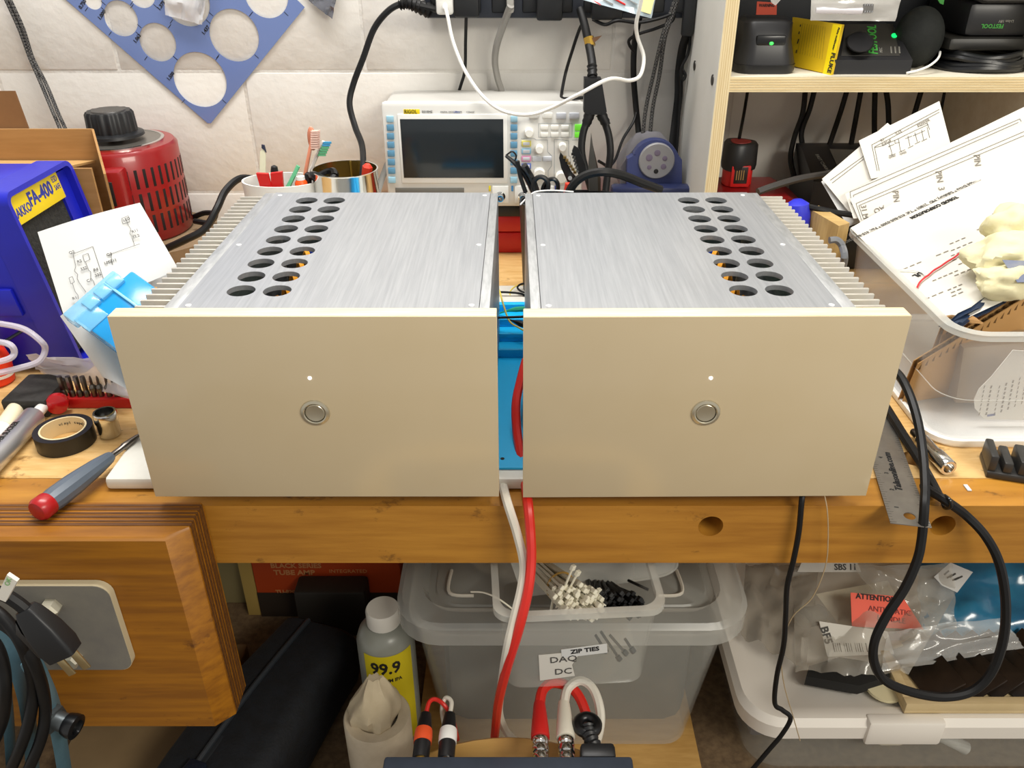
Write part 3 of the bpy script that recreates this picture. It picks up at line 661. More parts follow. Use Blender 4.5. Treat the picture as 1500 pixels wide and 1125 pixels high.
# small bags hung over the template and the wall
bagm = mat('crinkled_film', '#e9e9ec', .1, alpha=.42, spec=.9)
bq = [P(242, 22, Y=1.436), P(296, 36, Y=1.436), P(310, -60, Y=1.43), P(238, -60, Y=1.43)]
b1 = thing('zip_bag', 'small crinkled zip bag with white tissue hung over the blue template', 'bag', bq[3])
obj('bag_film', crumple(bq, .006, 14, 14, 6, 1), bagm, b1)
cq = [P(262, 2, Y=1.441), P(285, 12, Y=1.441), P(300, -50, Y=1.441), P(258, -50, Y=1.441)]
obj('white_tissue', crumple(cq, .003, 8, 8, 5, 4), WHITEM, b1)
dq = [P(280, 8, Y=1.4405), P(297, 26, Y=1.4405), P(300, -4, Y=1.4405), P(286, -14, Y=1.4405)]
obj('dark_foil', crumple(dq, .003, 8, 8, 5, 8), mat('dark_foil', '#5c6068', .25, .7), b1)
bq = [P(448, -2, Y=1.44), P(487, 28, Y=1.436), P(500, -40, Y=1.44), P(450, -50, Y=1.44)]
b2 = thing('antistatic_bag', 'shiny grey antistatic bag corner hanging beside the blue template', 'bag', bq[3])
obj('bag_film', crumple(bq, .006, 12, 12, 6, 12), mat('antistatic', '#8d8f98', .18, .6, alpha=.8), b2)
# braided leads at the left
def braid(name):
    m = mat(name, '#16161a', .5)
    if m.node_tree.nodes.get('chk'): return m
    nt = m.node_tree; t = nt.nodes.new('ShaderNodeTexCoord'); ck = nt.nodes.new('ShaderNodeTexChecker'); ck.name = 'chk'
    ck.inputs['Scale'].default_value = 420; ck.inputs['Color1'].default_value = lin('#0d0d10'); ck.inputs['Color2'].default_value = lin('#a5a19a')
    mx = nt.nodes.new('ShaderNodeMix'); mx.data_type = 'RGBA'; mx.inputs[0].default_value = .3
    nt.links.new(t.outputs['Object'], ck.inputs['Vector']); nt.links.new(ck.outputs[0], mx.inputs[7]); mx.inputs[6].default_value = lin('#131317')
    nt.links.new(mx.outputs[2], nt.nodes['Principled BSDF'].inputs['Base Color']); return m
BR = braid('braided_sleeve')
gb = 'braided leads down the wall behind the cardboard box'
cable('braided_lead', 'black and white braided lead hanging down the wall to the cardboard box', PY([(0, -20, 1.43), (9, 0, 1.43), (28, 42, 1.43), (44, 85, 1.43), (60, 122, 1.42), (78, 165, 1.40), (92, 200, 1.38), (100, 240, 1.3)]), .0031, BR, gb)
cable('braided_lead', 'black and white braided lead hanging down the wall to the cardboard box', PY([(6, -20, 1.43), (15, 0, 1.43), (34, 42, 1.43), (48, 85, 1.43), (67, 122, 1.42), (85, 165, 1.40), (100, 200, 1.38), (108, 240, 1.3)]), .0031, BR, gb)
# --- white tub with brushes
zt = P(400, 262, Y=1.2).z-H
cx = P(412, 262, Y=1.2).x
def oval(rx, ry, z, n=40): return [(cx+rx*math.cos(2*math.pi*k/n), 1.2+ry*math.sin(2*math.pi*k/n), H+z) for k in range(n)]
ztub = P(412, 263, Y=1.2).z-H
obj('plastic_tub', MB().rings([oval(.048, .034, ZB), oval(.057, .040, ztub), oval(.0545, .0375, ztub), oval(.046, .032, ZB+.004)], True, True), WHITE, None, (cx, 1.2, H+ZB), 'oval white plastic tub holding brushes behind the silver amplifier', 'tub')
def brush(name, label, pts, widths, m, head=None):
    t = thing(name, label, 'brush' if 'brush' in name else 'tool', pts[0])
    obj('handle', MB().tube(spline(pts, 6), [widths[0]+(widths[1]-widths[0])*k/(6*(len(pts)-1)) for k in range(6*(len(pts)-1)+1)], 8, flat=.6), m, t)
    return t
PINK = mat('coral_clear', '#d98a6c', .25, alpha=.9); 
t = brush('toothbrush', 'translucent coral toothbrush standing in the white tub', [P(436, 300, Y=1.19), P(443, 275, Y=1.195), P(450, 240, Y=1.20), P(457, 205, Y=1.21)], (.0055, .0042), PINK)
obj('brush_head', MB().ell(P(457, 203, Y=1.211), .0065, .004, .017), PINK, t)
mb = MB()
for i in range(3):
    for j in range(8):
        q = P(456+i*1.2, 192+j*3.4, Y=1.208); mb.box(q.x, q.x+.010, q.y-.005+i*.0028, q.y-.003+i*.0028, q.z-.0011, q.z+.0011)
obj('bristles', mb, mat('pale_pink', '#ecc9bb', .6), t, smooth=0)
GREENB = mat('mint_green', '#5fb585', .4); 
t = brush('toothbrush', 'white toothbrush with blue and green bristles standing in the white tub', [P(448, 275, Y=1.215), P(455, 250, Y=1.215), P(467, 222, Y=1.215), P(474, 207, Y=1.215)], (.005, .0038), WHITE)
mb = MB(); mg = MB()
for i in range(3):
    for j in range(6):
        q = P(474-j*1.6, 209+j*3.6, Y=1.213-.003*i); (mb if j < 2 else mg).box(q.x, q.x+.011, q.y-.0012, q.y+.0012, q.z-.0014, q.z+.0014, M=None)
obj('blue_bristles', mb, mat('sky_blue', '#3f9fd2', .5), t, smooth=0); obj('green_bristles', mg, GREENB, t, smooth=0)
t = brush('toothbrush', 'mint green brush handle leaning against the coral toothbrush', [P(415, 285, Y=1.18), P(424, 270, Y=1.185), P(437, 243, Y=1.19)], (.0055, .0045), GREENB)
t = thing('glue_bottle', 'orange glue bottle with a white neck in the white tub', 'bottle', P(442, 275, Y=1.185))
obj('bottle_body', MB().lathe([(.009, -.02), (.009, .008), (.006, .012)], P(442, 275, Y=1.185), seg=16), mat('orange', '#ee5a1c', .4), t)
obj('neck', MB().lathe([(.0065, .012), (.006, .017)], P(442, 275, Y=1.185), seg=16), WHITE, t)
t = thing('tweezers', 'red handled tool holder with two notched tabs at the rim of the white tub', 'tool', P(397, 270, Y=1.17))
mb = MB(); mb.prism([P(375, 254, Y=1.168), P(392, 255, Y=1.168), P(398, 278, Y=1.168), P(382, 278, Y=1.168)], (0, .006, 0)); obj('tab', mb, REDP, t)
mb = MB(); mb.prism([P(396, 254, Y=1.172), P(413, 252, Y=1.172), P(415, 278, Y=1.172), P(398, 278, Y=1.172)], (0, .006, 0)); obj('tab', mb, REDP, t)
t = thing('spatula', 'cream bladed spatula with a dark tip in the white tub', 'tool', P(385, 262, Y=1.20))
obj('blade', MB().prism([P(380, 260, Y=1.2), P(389, 260, Y=1.2), P(389, 226, Y=1.205), P(386, 217, Y=1.206), P(381, 222, Y=1.205)], (0, .002, 0)), mat('ivory', '#dcdcc0', .4), t)
obj('tip', MB().prism([P(383, 212, Y=1.206), P(387, 213, Y=1.206), P(390, 224, Y=1.205), P(387, 220, Y=1.205), P(383, 217, Y=1.205)], (0, .003, 0)), mat('navy_dark', '#262b40', .4), t)
for px, py, lab in ((402, 250, 'black rubber bulb tip beside the red tabs in the white tub'), (451, 260, 'black rubber bulb tip beside the orange glue bottle')):
    q = P(px, py, Y=1.195); obj('rubber_bulb', MB().lathe([(.005, -.03), (.0055, 0), (.0045, .006), (.001, .008)], q, (.1, 0, 1), 14), BLACK, None, q, lab, 'bulb')
# --- steel can
q = P(505, 247, Y=1.2); cz = q.z; r = .0468
can = thing('steel_can', 'shiny steel can with a brass coloured inside behind the silver amplifier', 'can', (q.x, 1.2, H+ZB))
obj('shell', MB().rings([[(q.x+rr*math.cos(2*math.pi*k/48), 1.2+rr*math.sin(2*math.pi*k/48), z) for k in range(48)] for rr, z in ((r, H+ZB), (r, cz-.002), (r+.001, cz), (r-.001, cz))], True, False), CHROME, can)
obj('inner_wall', MB().rings([[(q.x+rr*math.cos(2*math.pi*k/48), 1.2+rr*math.sin(2*math.pi*k/48), z) for k in range(48)] for rr, z in ((r-.001, cz), (r-.0015, cz-.04), (.001, cz-.04))], False, False), mat('brass_lacquer', '#9c8648', .25, .9), can)
obj('side_seam', MB().box(q.x-.001, q.x+.001, 1.2+r-.004, 1.2+r-.0012, cz-.038, cz-.001), mat('brass_bright', '#d8bd62', .3, .9), can)
c = P(474, 258, Y=1.19); obj('cable_coil', MB().tube(spline([c+V((.016*math.cos(t), .014*math.sin(t), .004*math.sin(2*t))) for t in [k*.7 for k in range(9)]], 5, True), .006, 8), BLACKS, None, c, 'coil of thick black lead inside the steel can', 'cable')
c = P(538, 248, Y=1.21); obj('plastic_stopper', MB().lathe([(.006, -.03), (.0075, -.008), (.0075, .004), (.004, .008)], c, (.2, -.1, 1), 6), mat('coral_red', '#e2412e', .45), None, c, 'small red plastic cap inside the steel can', 'cap', smooth=20)
# --- oscilloscope
YS = 1.319; x0 = P(557, 150, Y=YS).x; x1 = x0+.3135; zt, zb = -.257, -.421
sc = thing('oscilloscope', 'light grey benchtop oscilloscope with dark screen and blue soft keys', 'oscilloscope', ((x0+x1)/2, 1.38, H+zb))
SCG = mat('scope_grey', '#d9d8d3', .5); SCW = mat('scope_white', '#e6e6e2', .5)
obj('case', MB().rbox(x0+.003, x1-.003, YS+.012, 1.441, zb+.003, zt-.003, .006), mat('scope_case', '#bdbbb5', .55), sc)
fpn = obj('front_bezel', MB().rbox(x0, x1, YS, YS+.018, zb, zt, .006), SCG, sc)
class F:       # front panel coordinates straight from the photograph
    pass
FP = Plane((0, YS, H), (0, -1, 0))
def fr(px0, py0, px1, py1):
    a, b = FP.hit(px0, py0), FP.hit(px1, py1); return min(a.x, b.x), max(a.x, b.x), min(a.z, b.z)-H, max(a.z, b.z)-H
def fbox(name, px0, py0, px1, py1, d, m, parent, bev=.0008):
    a, b, c_, e = fr(px0, py0, px1, py1); return obj(name, MB().rbox(a, b, YS-d, YS+.001, c_, e, bev), m, parent)
scrf = fbox('screen_frame', 582, 167, 744, 268, .002, SCW, fpn, .001)
fbox('screen', 586, 174, 738, 260, .0028, mat('dark_screen', '#22282c', .14), scrf, .0005)
KB = mat('soft_key_blue', '#5f93b4', .4); KL = mat('key_pale_blue', '#9cc8dd', .4); KG = mat('key_grey', '#c6cad2', .5); KW = mat('key_white', '#efefe9', .5)
KGN = mat('key_green', '#6ed23c', .4, emit=.25)
for k in range(8):
    y = 174+12.6*k-(0 if k < 7 else -1)
    fbox('soft_key', 566+.4*k, y-4.5, 577+.4*k, y+4.5, .003, KL if k in (0, 7) else KB, fpn)
    fbox('soft_key', 748-.05*k, y-4.5, 758-.05*k, y+4.5, .003, KL if k in (0, 7) else KB, fpn)
def knob(px, py, r, d=.012):
    q = FP.hit(px, py); kk = obj('knob', MB().lathe([(r*1.05, 0), (r, d*.8), (r*.85, d), (.0005, d)], q, (0, -1, 0), 24), KW, fpn); return kk
for px, py, r in ((775, 193, .0065), (790, 217, .0062), (824, 214, .006), (790, 253, .009), (822, 258, .009)): knob(px, py, r)
for i in range(3):
    for j in range(2): fbox('menu_key', 792+15*i, 183+10.5*j, 803+15*i, 190+10.5*j, .0025, KW, fpn)
for px in (775, 795): fbox('menu_key', px, 165, px+14, 173, .0025, KW, fpn)
for px in (815, 834): fbox('menu_key', px, 165, px+14, 174, .0025, KG, fpn)
fbox('run_key', 842, 182, 856, 191, .003, KGN, fpn); fbox('run_key', 842, 193, 856, 201, .003, KGN, fpn)
for (y, c_) in ((206, '#d8cf6a'), (217, '#8fbdd8'), (228, '#d58fb4'), (239, '#5f74b8')):
    z = fbox('channel_key', 764, y, 778, y+8, .003, mat('ch'+c_, c_, .5), fpn); fbox('key_cap', 766, y+1.5, 776, y+6.5, .0036, KG, z)
fbox('zoom_key', 780, 229, 793, 236, .0025, KG, fpn); fbox('zoom_key', 795, 229, 808, 236, .0025, KG, fpn)
for pts in ([(763, 203), (783, 203), (785, 205), (802, 205), (802, 222), (808, 228), (808, 243), (803, 250), (803, 267)], [(812, 204), (833, 206), (833, 228), (836, 230), (836, 262), (812, 262), (812, 204)], [(789, 181), (838, 181), (838, 201), (789, 201), (789, 181)], [(838, 205), (856, 205)]):
    obj('panel_line', MB().stroke([FP.hit(px, py, .0003) for px, py in pts], .0007, (0, -1, 0)), mat('panel_grey', '#9aa0a6', .6), fpn, smooth=0)
logo = fbox('name_badge', 591, 160, 615, 167, .0006, YEL, fpn, .0002)
q0, q1 = FP.hit(592, 163.7, .0012), FP.hit(614, 163.7, .0012)
text(logo, 'RIGOL', .0085, q0, (1, 0, 0), (0, 0, 1), INKB, bold=.0, sx=.80)
text(fpn, 'DS1054Z', .0042, FP.hit(618, 163.6, .0006), (1, 0, 0), (0, 0, 1), INK, bold=.01); text(fpn, 'DIGITAL OSCILLOSCOPE', .003, FP.hit(645, 164, .0006), (1, 0, 0), (0, 0, 1), INK)
text(fpn, 'Ultra', .0048, FP.hit(664, 164, .0006), (1, 0, 0), (0, 0, 1), mat('blue_ink', '#4a68c0', .6), shear=.2); text(fpn, '4 Channel', .003, FP.hit(683, 164, .0006), (1, 0, 0), (0, 0, 1), INK)
for i, (px, c_) in enumerate(((733, '#e0cf2a'), (766, '#4a90c8'), (799, '#c95a94'), (830, '#3a50b0'))):
    h = fbox('channel_plate', px-12, 272, px+12, 297, .0022, SCW, fpn, .001)
    q = FP.hit(px, 287)
    obj('bnc_socket', MB().lathe([(.008, 0), (.008, .004), (.0055, .005), (.0055, .016), (.0042, .016), (.0042, .006), (.0015, .006), (.0015, .013), (.0003, .0135)], q, (0, -1, 0), 20), CHROME, h)
    fbox('colour_tag', px-17, 272, px-14, 280, .001, mat('tag'+c_, c_, .5), fpn, .0002)
fbox('probe_port', 579, 275, 680, 284, .001, mat('port_dark', '#6a6861', .6), fpn, .0003)
obj('carry_handle', MB().tube(spline([(x0-.002, 1.36, H-.36), (x0-.012, 1.33, H-.385), (x0-.014, 1.27, H-.40)], 6), .006, 8, flat=.5), mat('handle_grey', '#77756f', .6), sc)
obj('foot_bar', MB().rbox(x0+.01, x1-.01, YS+.02, YS+.045, -.444, zb+.002, .002), BLACK, sc)
obj('foot_bar', MB().rbox(x0+.01, x1-.01, 1.41, 1.435, -.444, zb+.002, .002), BLACK, sc)
# --- red case under the scope
rc = thing('red_tool_case', 'flat red plastic tool case under the oscilloscope', 'case', (.06, 1.39, H+ZB))
obj('case_base', MB().rbox(x0+.0, x1+.05, 1.345, 1.445, ZB, -.474, .003), REDP, rc); obj('case_lid', MB().rbox(x0+.0, x1+.05, 1.3455, 1.445, -.473, -.4445, .003), REDP, rc)
# --- power strip along the wall
YP = 1.40
z0, z1 = P(700, 27, Y=YP).z-H, P(700, -45, Y=YP).z-H
xa, xb = P(622, 20, Y=YP).x, P(1018, 20, Y=YP).x
ps = thing('power_strip', 'long dark power strip mounted on the wall above the oscilloscope', 'power strip', ((xa+xb)/2, YW, H+z0))
DKN = mat('dark_navy_plastic', '#262a33', .45)
obj('housing', MB().rbox(xa, xb, YP, YW, z0, z1, .004), DKN, ps)
for k in range(9):
    x = xa+.025+k*.047
    obj('outlet', MB().rbox(x-.015, x+.015, YP-.002, YP+.001, z0+.008, z0+.042, .003), BLACK, ps)
def adaptor(label, px0, px1, py1, depth, m=BLACK, py0=-30, nm='power_adapter'):
    a, b = P(px0, py1, Y=YP-depth), P(px1, py1, Y=YP-depth)
    z_ = P(px0, py0, Y=YP-depth).z
    t = thing(nm, label, 'adapter', ((a.x+b.x)/2, YP, a.z))
    obj('body', MB().box(a.x, b.x, YP-depth, YP-.0022, a.z, z_, .004), m, t); return t
ad = adaptor('white phone charger cube plugged in the dark power strip', 639, 664, 22, .026, WHITE, nm='phone_charger')
q = P(652, 8, Y=YP-.026); obj('port_plug', MB().lathe([(.004, 0), (.004, .008), (.002, .010)], q+V((0, .002, 0)), (0, -1, -.6), 14), WHITE, ad)
adaptor('black plug adapter between the white charger and the grey plug', 665, 702, 26, .02)
adaptor('black blocky adapter beside the splitter cord, hanging low', 786, 824, 31, .022)
adaptor('black flat adapter behind the bag of parts', 866, 912, 30, .02)
adaptor('narrow black adapter at the end of the strip nearest the shelf', 998, 1016, 54, .014)
t = adaptor('grey mains plug with a thick grey cord', 742, 753, 20, .02, mat('grey_plug', '#a7a49e', .5), nm='mains_plug')
# --- cords
cable('mains_cable', 'thick black cord looping from the strip down into the steel can', PY([(640, 14, 1.385), (612, 8, 1.38), (592, 5, 1.38), (570, 15, 1.38), (548, 42, 1.38), (532, 85, 1.375), (518, 122, 1.37), (512, 152, 1.36), (520, 185, 1.34), (530, 212, 1.30), (532, 240, 1.24), (530, 262, 1.22)]), .0048, RUBBER)
q = P(590, 6, Y=1.38); cable('ribbed_plug', 'ribbed black moulded plug end feeding the dark power strip', PY([(585, 8, 1.38), (597, 5, 1.38), (612, 9, 1.385), (630, 16, 1.392)]), [.0065+.0015*math.sin(k*2.1)+.0002*k for k in range(25)], RUBBER, cat='plug')
cable('thin_cable', 'thin black cord dropping straight from the strip behind the oscilloscope', PY([(683, 20, 1.40), (682, 60, 1.42), (681, 102, 1.43), (675, 125, 1.435), (667, 150, 1.44)]), .0026, RUBBER)
GREYC = mat('grey_cord', '#8b8882', .45)
cable('mains_cable', 'thick grey cord dropping from the strip behind the oscilloscope', PY([(748, 8, 1.38), (738, 35, 1.40), (728, 65, 1.41), (725, 90, 1.42), (729, 115, 1.425), (735, 135, 1.43), (735, 160, 1.435)]), .0056, GREYC)
cable('charging_cable', 'long white charging cable swooping across the front of the oscilloscope', PY([(652, 9, 1.37), (656, 25, 1.36), (664, 62, 1.35), (682, 105, 1.33), (708, 142, 1.305), (738, 163, 1.29), (775, 168, 1.28), (808, 158, 1.27), (848, 138, 1.245), (892, 116, 1.25), (922, 118, 1.28), (938, 110, 1.30), (943, 84, 1.31), (934, 55, 1.31), (932, 35, 1.30), (937, 12, 1.29), (945, -25, 1.28)]), .0028, WHITE)
sp_ = thing('splitter_cable', 'black Y splitter power cord hanging in front of the oscilloscope', 'cable', P(872, 140, Y=1.27))
obj('inlet_cord', MB().tube(spline(PY([(850, 14, 1.385), (856, 35, 1.36), (862, 62, 1.32), (867, 90, 1.29), (868, 112, 1.27)]), 8), .0062, 10), RUBBER, sp_)
obj('strain_relief', MB().tube(spline(PY([(867, 95, 1.283), (868, 118, 1.27)]), 8), [.0078 if k % 2 else .0062 for k in range(9)], 12), RUBBER, sp_)
a, b, c_, d_ = P(856, 115, Y=1.262), P(881, 115, Y=1.262), P(889, 164, Y=1.262), P(855, 164, Y=1.262)
e_, f_ = P(884, 168, Y=1.262), P(861, 168, Y=1.262)
obj('splitter_body', MB().prism([a, b, c_, e_, f_, d_], (0, .018, 0)), BLACK, sp_)
obj('outlet_cord', MB().tube(spline(PY([(865, 166, 1.27), (860, 178, 1.268), (854, 196, 1.262), (852, 222, 1.255), (858, 250, 1.25), (868, 285, 1.24)]), 8), .0055, 10), RUBBER, sp_)
obj('outlet_cord', MB().tube(spline(PY([(879, 166, 1.27), (886, 180, 1.268), (892, 200, 1.262), (894, 225, 1.255), (890, 255, 1.25), (886, 290, 1.24)]), 8), .0055, 10), RUBBER, sp_)
for p_, q_ in (((864, 166, 1.27), (858, 184, 1.266)), ((880, 166, 1.27), (889, 184, 1.266))):
    obj('strain_relief', MB().tube(spline(PY([p_, q_]), 6), [.0085, .0075, .0082, .007, .0076, .0062, .0064], 12), RUBBER, sp_)
tg = thing('brass_tag', 'brass coloured foil tag clipped round the splitter cord', 'tag', P(864, 62, Y=1.31))
obj('band', MB().tube(PY([(862, 55, 1.32), (865, 68, 1.315)]), .0078, 12), mat('brass_tag', '#c9a24a', .25, .9), tg)
obj('flag', MB().sheet(PY([(866, 66, 1.312), (876, 58, 1.312), (882, 52, 1.312), (868, 55, 1.312)]), 2, 2), mat('brown_flag', '#6a4a30', .4), tg)
cable('thin_cable', 'thin black cord dropping to the top edge of the oscilloscope beside the splitter', PY([(856, 30, 1.385), (848, 45, 1.40), (838, 75, 1.41), (829, 105, 1.42), (823, 135, 1.40), (824, 144, 1.37), (840, 144, 1.35), (856, 143, 1.34)]), .0026, RUBBER)
cable('mains_cable', 'black cord hanging straight down behind the blue pencil sharpener', PY([(938, 20, 1.41), (930, 60, 1.43), (928, 105, 1.43), (931, 150, 1.43), (935, 190, 1.42), (938, 230, 1.40)]), .0050, RUBBER)
cable('thin_cable', 'thin black cord sagging under the power strip beside the bag of parts', PY([(868, 28, 1.39), (886, 36, 1.385), (905, 30, 1.38), (935, 33, 1.39), (965, 27, 1.395), (985, 20, 1.40)]), .0026, RUBBER)
cable('thin_cable', 'thin black cord looping from the strip end round the straight cord', PY([(988, 22, 1.40), (983, 32, 1.40), (960, 42, 1.40), (935, 50, 1.405), (922, 58, 1.41), (922, 66, 1.415), (929, 76, 1.42)]), .0024, RUBBER)
cable('thin_cable', 'thin black cord branching low towards the scissors beside the scope', PY([(932, 165, 1.42), (927, 180, 1.41), (912, 205, 1.38), (902, 232, 1.34), (892, 244, 1.30), (884, 240, 1.28), (877, 236, 1.27)]), .0024, RUBBER)
gb = 'braided leads beside the plywood shelf side'
cable('braided_lead', 'black and white braided lead hanging above the pencil sharpener', PY([(992, -10, 1.40), (982, 20, 1.40), (970, 55, 1.40), (957, 110, 1.41), (946, 160, 1.41), (940, 215, 1.40)]), .0032, BR, gb)
cable('braided_lead', 'black and white braided lead hanging above the pencil sharpener', PY([(996, -10, 1.40), (986, 20, 1.40), (974, 55, 1.40), (966, 110, 1.41), (956, 160, 1.41), (951, 215, 1.40)]), .0032, BR, gb)
cable('ribbon_cable', 'wide flat black cord running down beside the plywood shelf side', PY([(1006, 50, 1.40), (1000, 70, 1.41), (995, 105, 1.42), (994, 140, 1.42), (990, 175, 1.42), (985, 215, 1.41), (982, 250, 1.40)]), .0075, RUBBER, flat=.45)
cable('thin_cable', 'thin black cord with a small curl beside the shelf side panel', PY([(1011, 50, 1.405), (1008, 78, 1.40), (998, 100, 1.40), (1000, 117, 1.40), (1004, 110, 1.40), (997, 104, 1.402), (996, 150, 1.41), (991, 226, 1.40)]), .0024, RUBBER)
# --- bag of parts hung by the strip
bq = [P(832, -6, Y=1.30), P(954, 27, Y=1.30), P(966, -30, Y=1.31), P(850, -70, Y=1.32)]
b3 = thing('parts_bag', 'clear zip bag of small parts with yellow edge hung above the splitter', 'bag', bq[3])
obj('bag_film', crumple(bq, .003, 12, 12, 4, 21), mat('bag_film_blue', '#cfe0ea', .1, alpha=.6, spec=.8), b3)
mb = MB().sheet([P(938, 16, Y=1.297), P(953, 21, Y=1.297), P(966, -30, Y=1.305), P(950, -34, Y=1.305)], 2, 4); obj('yellow_edge', mb, mat('pale_yellow', '#e5da9a', .5), b3)
for k in range(4):
    obj('lead_part', MB().tube(PY([(862+18*k, 0-3, 1.302), (880+18*k, 7, 1.301)]), .0012, 6), CHROME if k % 2 else REDP, b3)
# --- pencil sharpener
YQ = 1.335
NB = mat('sharpener_blue', '#3d4674', .4); SG = mat('sharpener_grey', '#8b8a8c', .45)
pc_ = thing('pencil_sharpener', 'blue pencil sharpener with a grey six-hole dial', 'pencil sharpener', P(960, 272, Y=YQ))
def s2(px, py): q = P(px, py, Y=YQ); return (q.x, q.z-H)
lpq = [s2(918, 272), s2(919, 233), s2(932, 226)]+[s2(961+35*math.cos(t), 238-33*math.sin(t)) for t in [math.radians(a) for a in range(160, 15, -12)]]+[s2(992, 226), s2(999, 234), s2(999, 272)]
MQ = Matrix.Translation((0, YQ, H)) @ Matrix(((1, 0, 0, 0), (0, 0, 1, 0), (0, 1, 0, 0), (0, 0, 0, 1)))
obj('front_cover', plate([lpq[::-1]], .018, MQ), NB, pc_)
rear = MB().prism([P(px, py, Y=YQ+.018) for px, py in ((908, 274), (909, 245), (922, 225), (938, 208), (958, 203), (975, 206), (990, 222), (998, 240), (998, 274))], (0, .06, 0))
obj('rear_housing', rear, mat('sharpener_dark_grey', '#77757a', .5), pc_)
cd = P(962, 236, Y=YQ-.004)
dl = obj('dial', MB().lathe([(.0285, 0), (.0285, .004), (.027, .0055), (.0005, .0055)], V((cd.x, YQ, cd.z)), (0, -1, 0), 40), SG, pc_)
for px, py, r, dk in ((951, 231, .0055, 0), (963, 224, .005, 0), (974, 232, .004, 0), (951, 245, .0036, 0), (972, 244, .0045, 0), (961, 251, .0038, 1)):
    q = P(px, py, Y=YQ-.0056)
    obj('pencil_hole', MB().lathe([(r, 0), (r, .0004), (r*.86, .0006), (.0003, .0003)], V((q.x, YQ-.0053, q.z)), (0, -1, 0), 20), INKB if dk else mat('dusky_hole', '#6f6478', .6), dl)
a, b = s2(893, 280), s2(1012, 280)
obj('tray', MB().rbox(a[0], b[0], YQ-.03, YQ-.001, a[1]-.03, P(950, 275, Y=YQ-.03).z-H, .006), mat('dark_blue_tray', '#232a4c', .35), pc_)
obj('pedestal', MB().rbox(a[0]+.02, b[0]-.02, YQ-.03, YQ+.07, ZB, a[1]-.025, .004), MC['dark_blue_tray'], pc_)
# --- hand tools behind the right amplifier
hq = P(850, 300, Y=1.15)
TZ = P(850, 290, Y=1.16).z-H
obj('tool_cup', MB().rings([[(hq.x+rr*1.6*math.cos(2*math.pi*k/36), 1.16+rr*math.sin(2*math.pi*k/36), H+z) for k in range(36)] for rr, z in ((.05, ZB), (.054, TZ-.004), (.052, TZ-.004), (.048, ZB+.004))], True, True), BLACK, None, (hq.x, 1.16, H+ZB), 'oval black tool cup of scissors and strippers behind the silver amplifier', 'cup')
ws = thing('wire_strippers', 'black wire strippers with toothed open jaws', 'wire strippers', P(845, 275, Y=1.16))
mb = MB().prism([P(px, py, Y=1.16) for px, py in ((838, 222), (841, 214), (848, 218), (857, 240), (861, 262), (850, 268), (845, 248))], (0, .005, 0)); obj('jaw', mb, BLACK, ws)
mb = MB().prism([P(px, py, Y=1.166) for px, py in ((819, 232), (821, 224), (828, 232), (837, 252), (846, 262), (842, 275), (832, 268), (822, 246))], (0, .005, 0)); obj('jaw', mb, BLACK, ws)
mb = MB()
for k in range(6):
    q = P(826+3.0*k, 231+4.4*k, Y=1.1655); mb.box(q.x-.001, q.x+.0035, q.y-.001, q.y+.005, q.z-.0012, q.z+.0018)
obj('teeth', mb, mat('brass_teeth', '#b59a62', .35, .9), ws, smooth=0)
mb = MB()
for k in range(6):
    q = P(840+1.4*k, 226+5.0*k, Y=1.1595); mb.box(q.x-.003, q.x+.001, q.y-.001, q.y+.005, q.z-.0012, q.z+.0018)
obj('teeth', mb, CHROME, ws, smooth=0)
obj('pivot', MB().cyl(P(835, 261, Y=1.158), P(835, 261, Y=1.17), .003, seg=14), CHROME, ws)
sh = thing('shears', 'pointed steel shears standing blade up between the splitter legs', 'shears', P(872, 280, Y=1.2))
obj('blade', MB().prism([P(px, py, Y=1.2) for px, py in ((866, 195), (870, 222), (875, 250), (876, 280), (863, 280), (862, 240))], (0, .003, 0)), mat('grey_steel', '#8f8d88', .3, .9), sh)
obj('blade', MB().prism([P(px, py, Y=1.204) for px, py in ((868, 210), (880, 262), (880, 280), (872, 280), (870, 240))], (0, .003, 0)), mat('brown_steel', '#74685c', .35, .9), sh)
sk_ = thing('snips', 'slim black snips with long straight handles', 'snips', P(770, 278, Y=1.13))
obj('handle', MB().tube(spline(PY([(741, 228, 1.13), (755, 240, 1.13), (770, 258, 1.135), (782, 280, 1.135)]), 6), [.0022+.00016*k for k in range(19)], 8), BLACK, sk_)
obj('handle', MB().tube(spline(PY([(768, 242, 1.125), (774, 252, 1.13), (781, 265, 1.13), (787, 282, 1.13)]), 6), .0042, 8), BLACK, sk_)
obj('spring', MB().tube(spline(PY([(741, 228, 1.13), (750, 222, 1.13), (756, 228, 1.13), (754, 236, 1.13)]), 6), .0012, 6), BLACK, sk_)
obj('handle', MB().tube(spline(PY([(758, 236, 1.128), (762, 258, 1.13), (770, 282, 1.13)]), 6), .003, 8), BLACK, sk_)
st_ = thing('scissors', 'black looped scissor handles standing in the tool cup', 'scissors', P(795, 278, Y=1.12))
obj('handle_loop', MB().tube(spline([P(792+11*math.cos(t), 272-13*math.sin(t), Y=1.12) for t in [2*math.pi*k/10 for k in range(10)]], 5, True), .0034, 8, closed=True), BLACK, st_)
obj('handle_loop', MB().tube(spline([P(806+11*math.cos(t)+3*math.sin(t), 278-16*math.sin(t), Y=1.127) for t in [2*math.pi*k/10 for k in range(10)]], 5, True), .0030, 8, closed=True), BLACKS, st_)
cable('mains_cable', 'thick black cord arched over behind the silver amplifier', PY([(832, 285, 1.09), (842, 268, 1.09), (860, 256, 1.09), (885, 252, 1.09), (912, 257, 1.10), (940, 268, 1.11), (968, 278, 1.12)]), .0058, RUBBER)
cable('thin_cable', 'thin white cable curling over the corner of the silver top cover', PY([(762, 300, 1.02), (772, 290, 1.03), (785, 281, 1.035), (810, 279, 1.045), (840, 281, 1.05)]), .0010, WHITE)
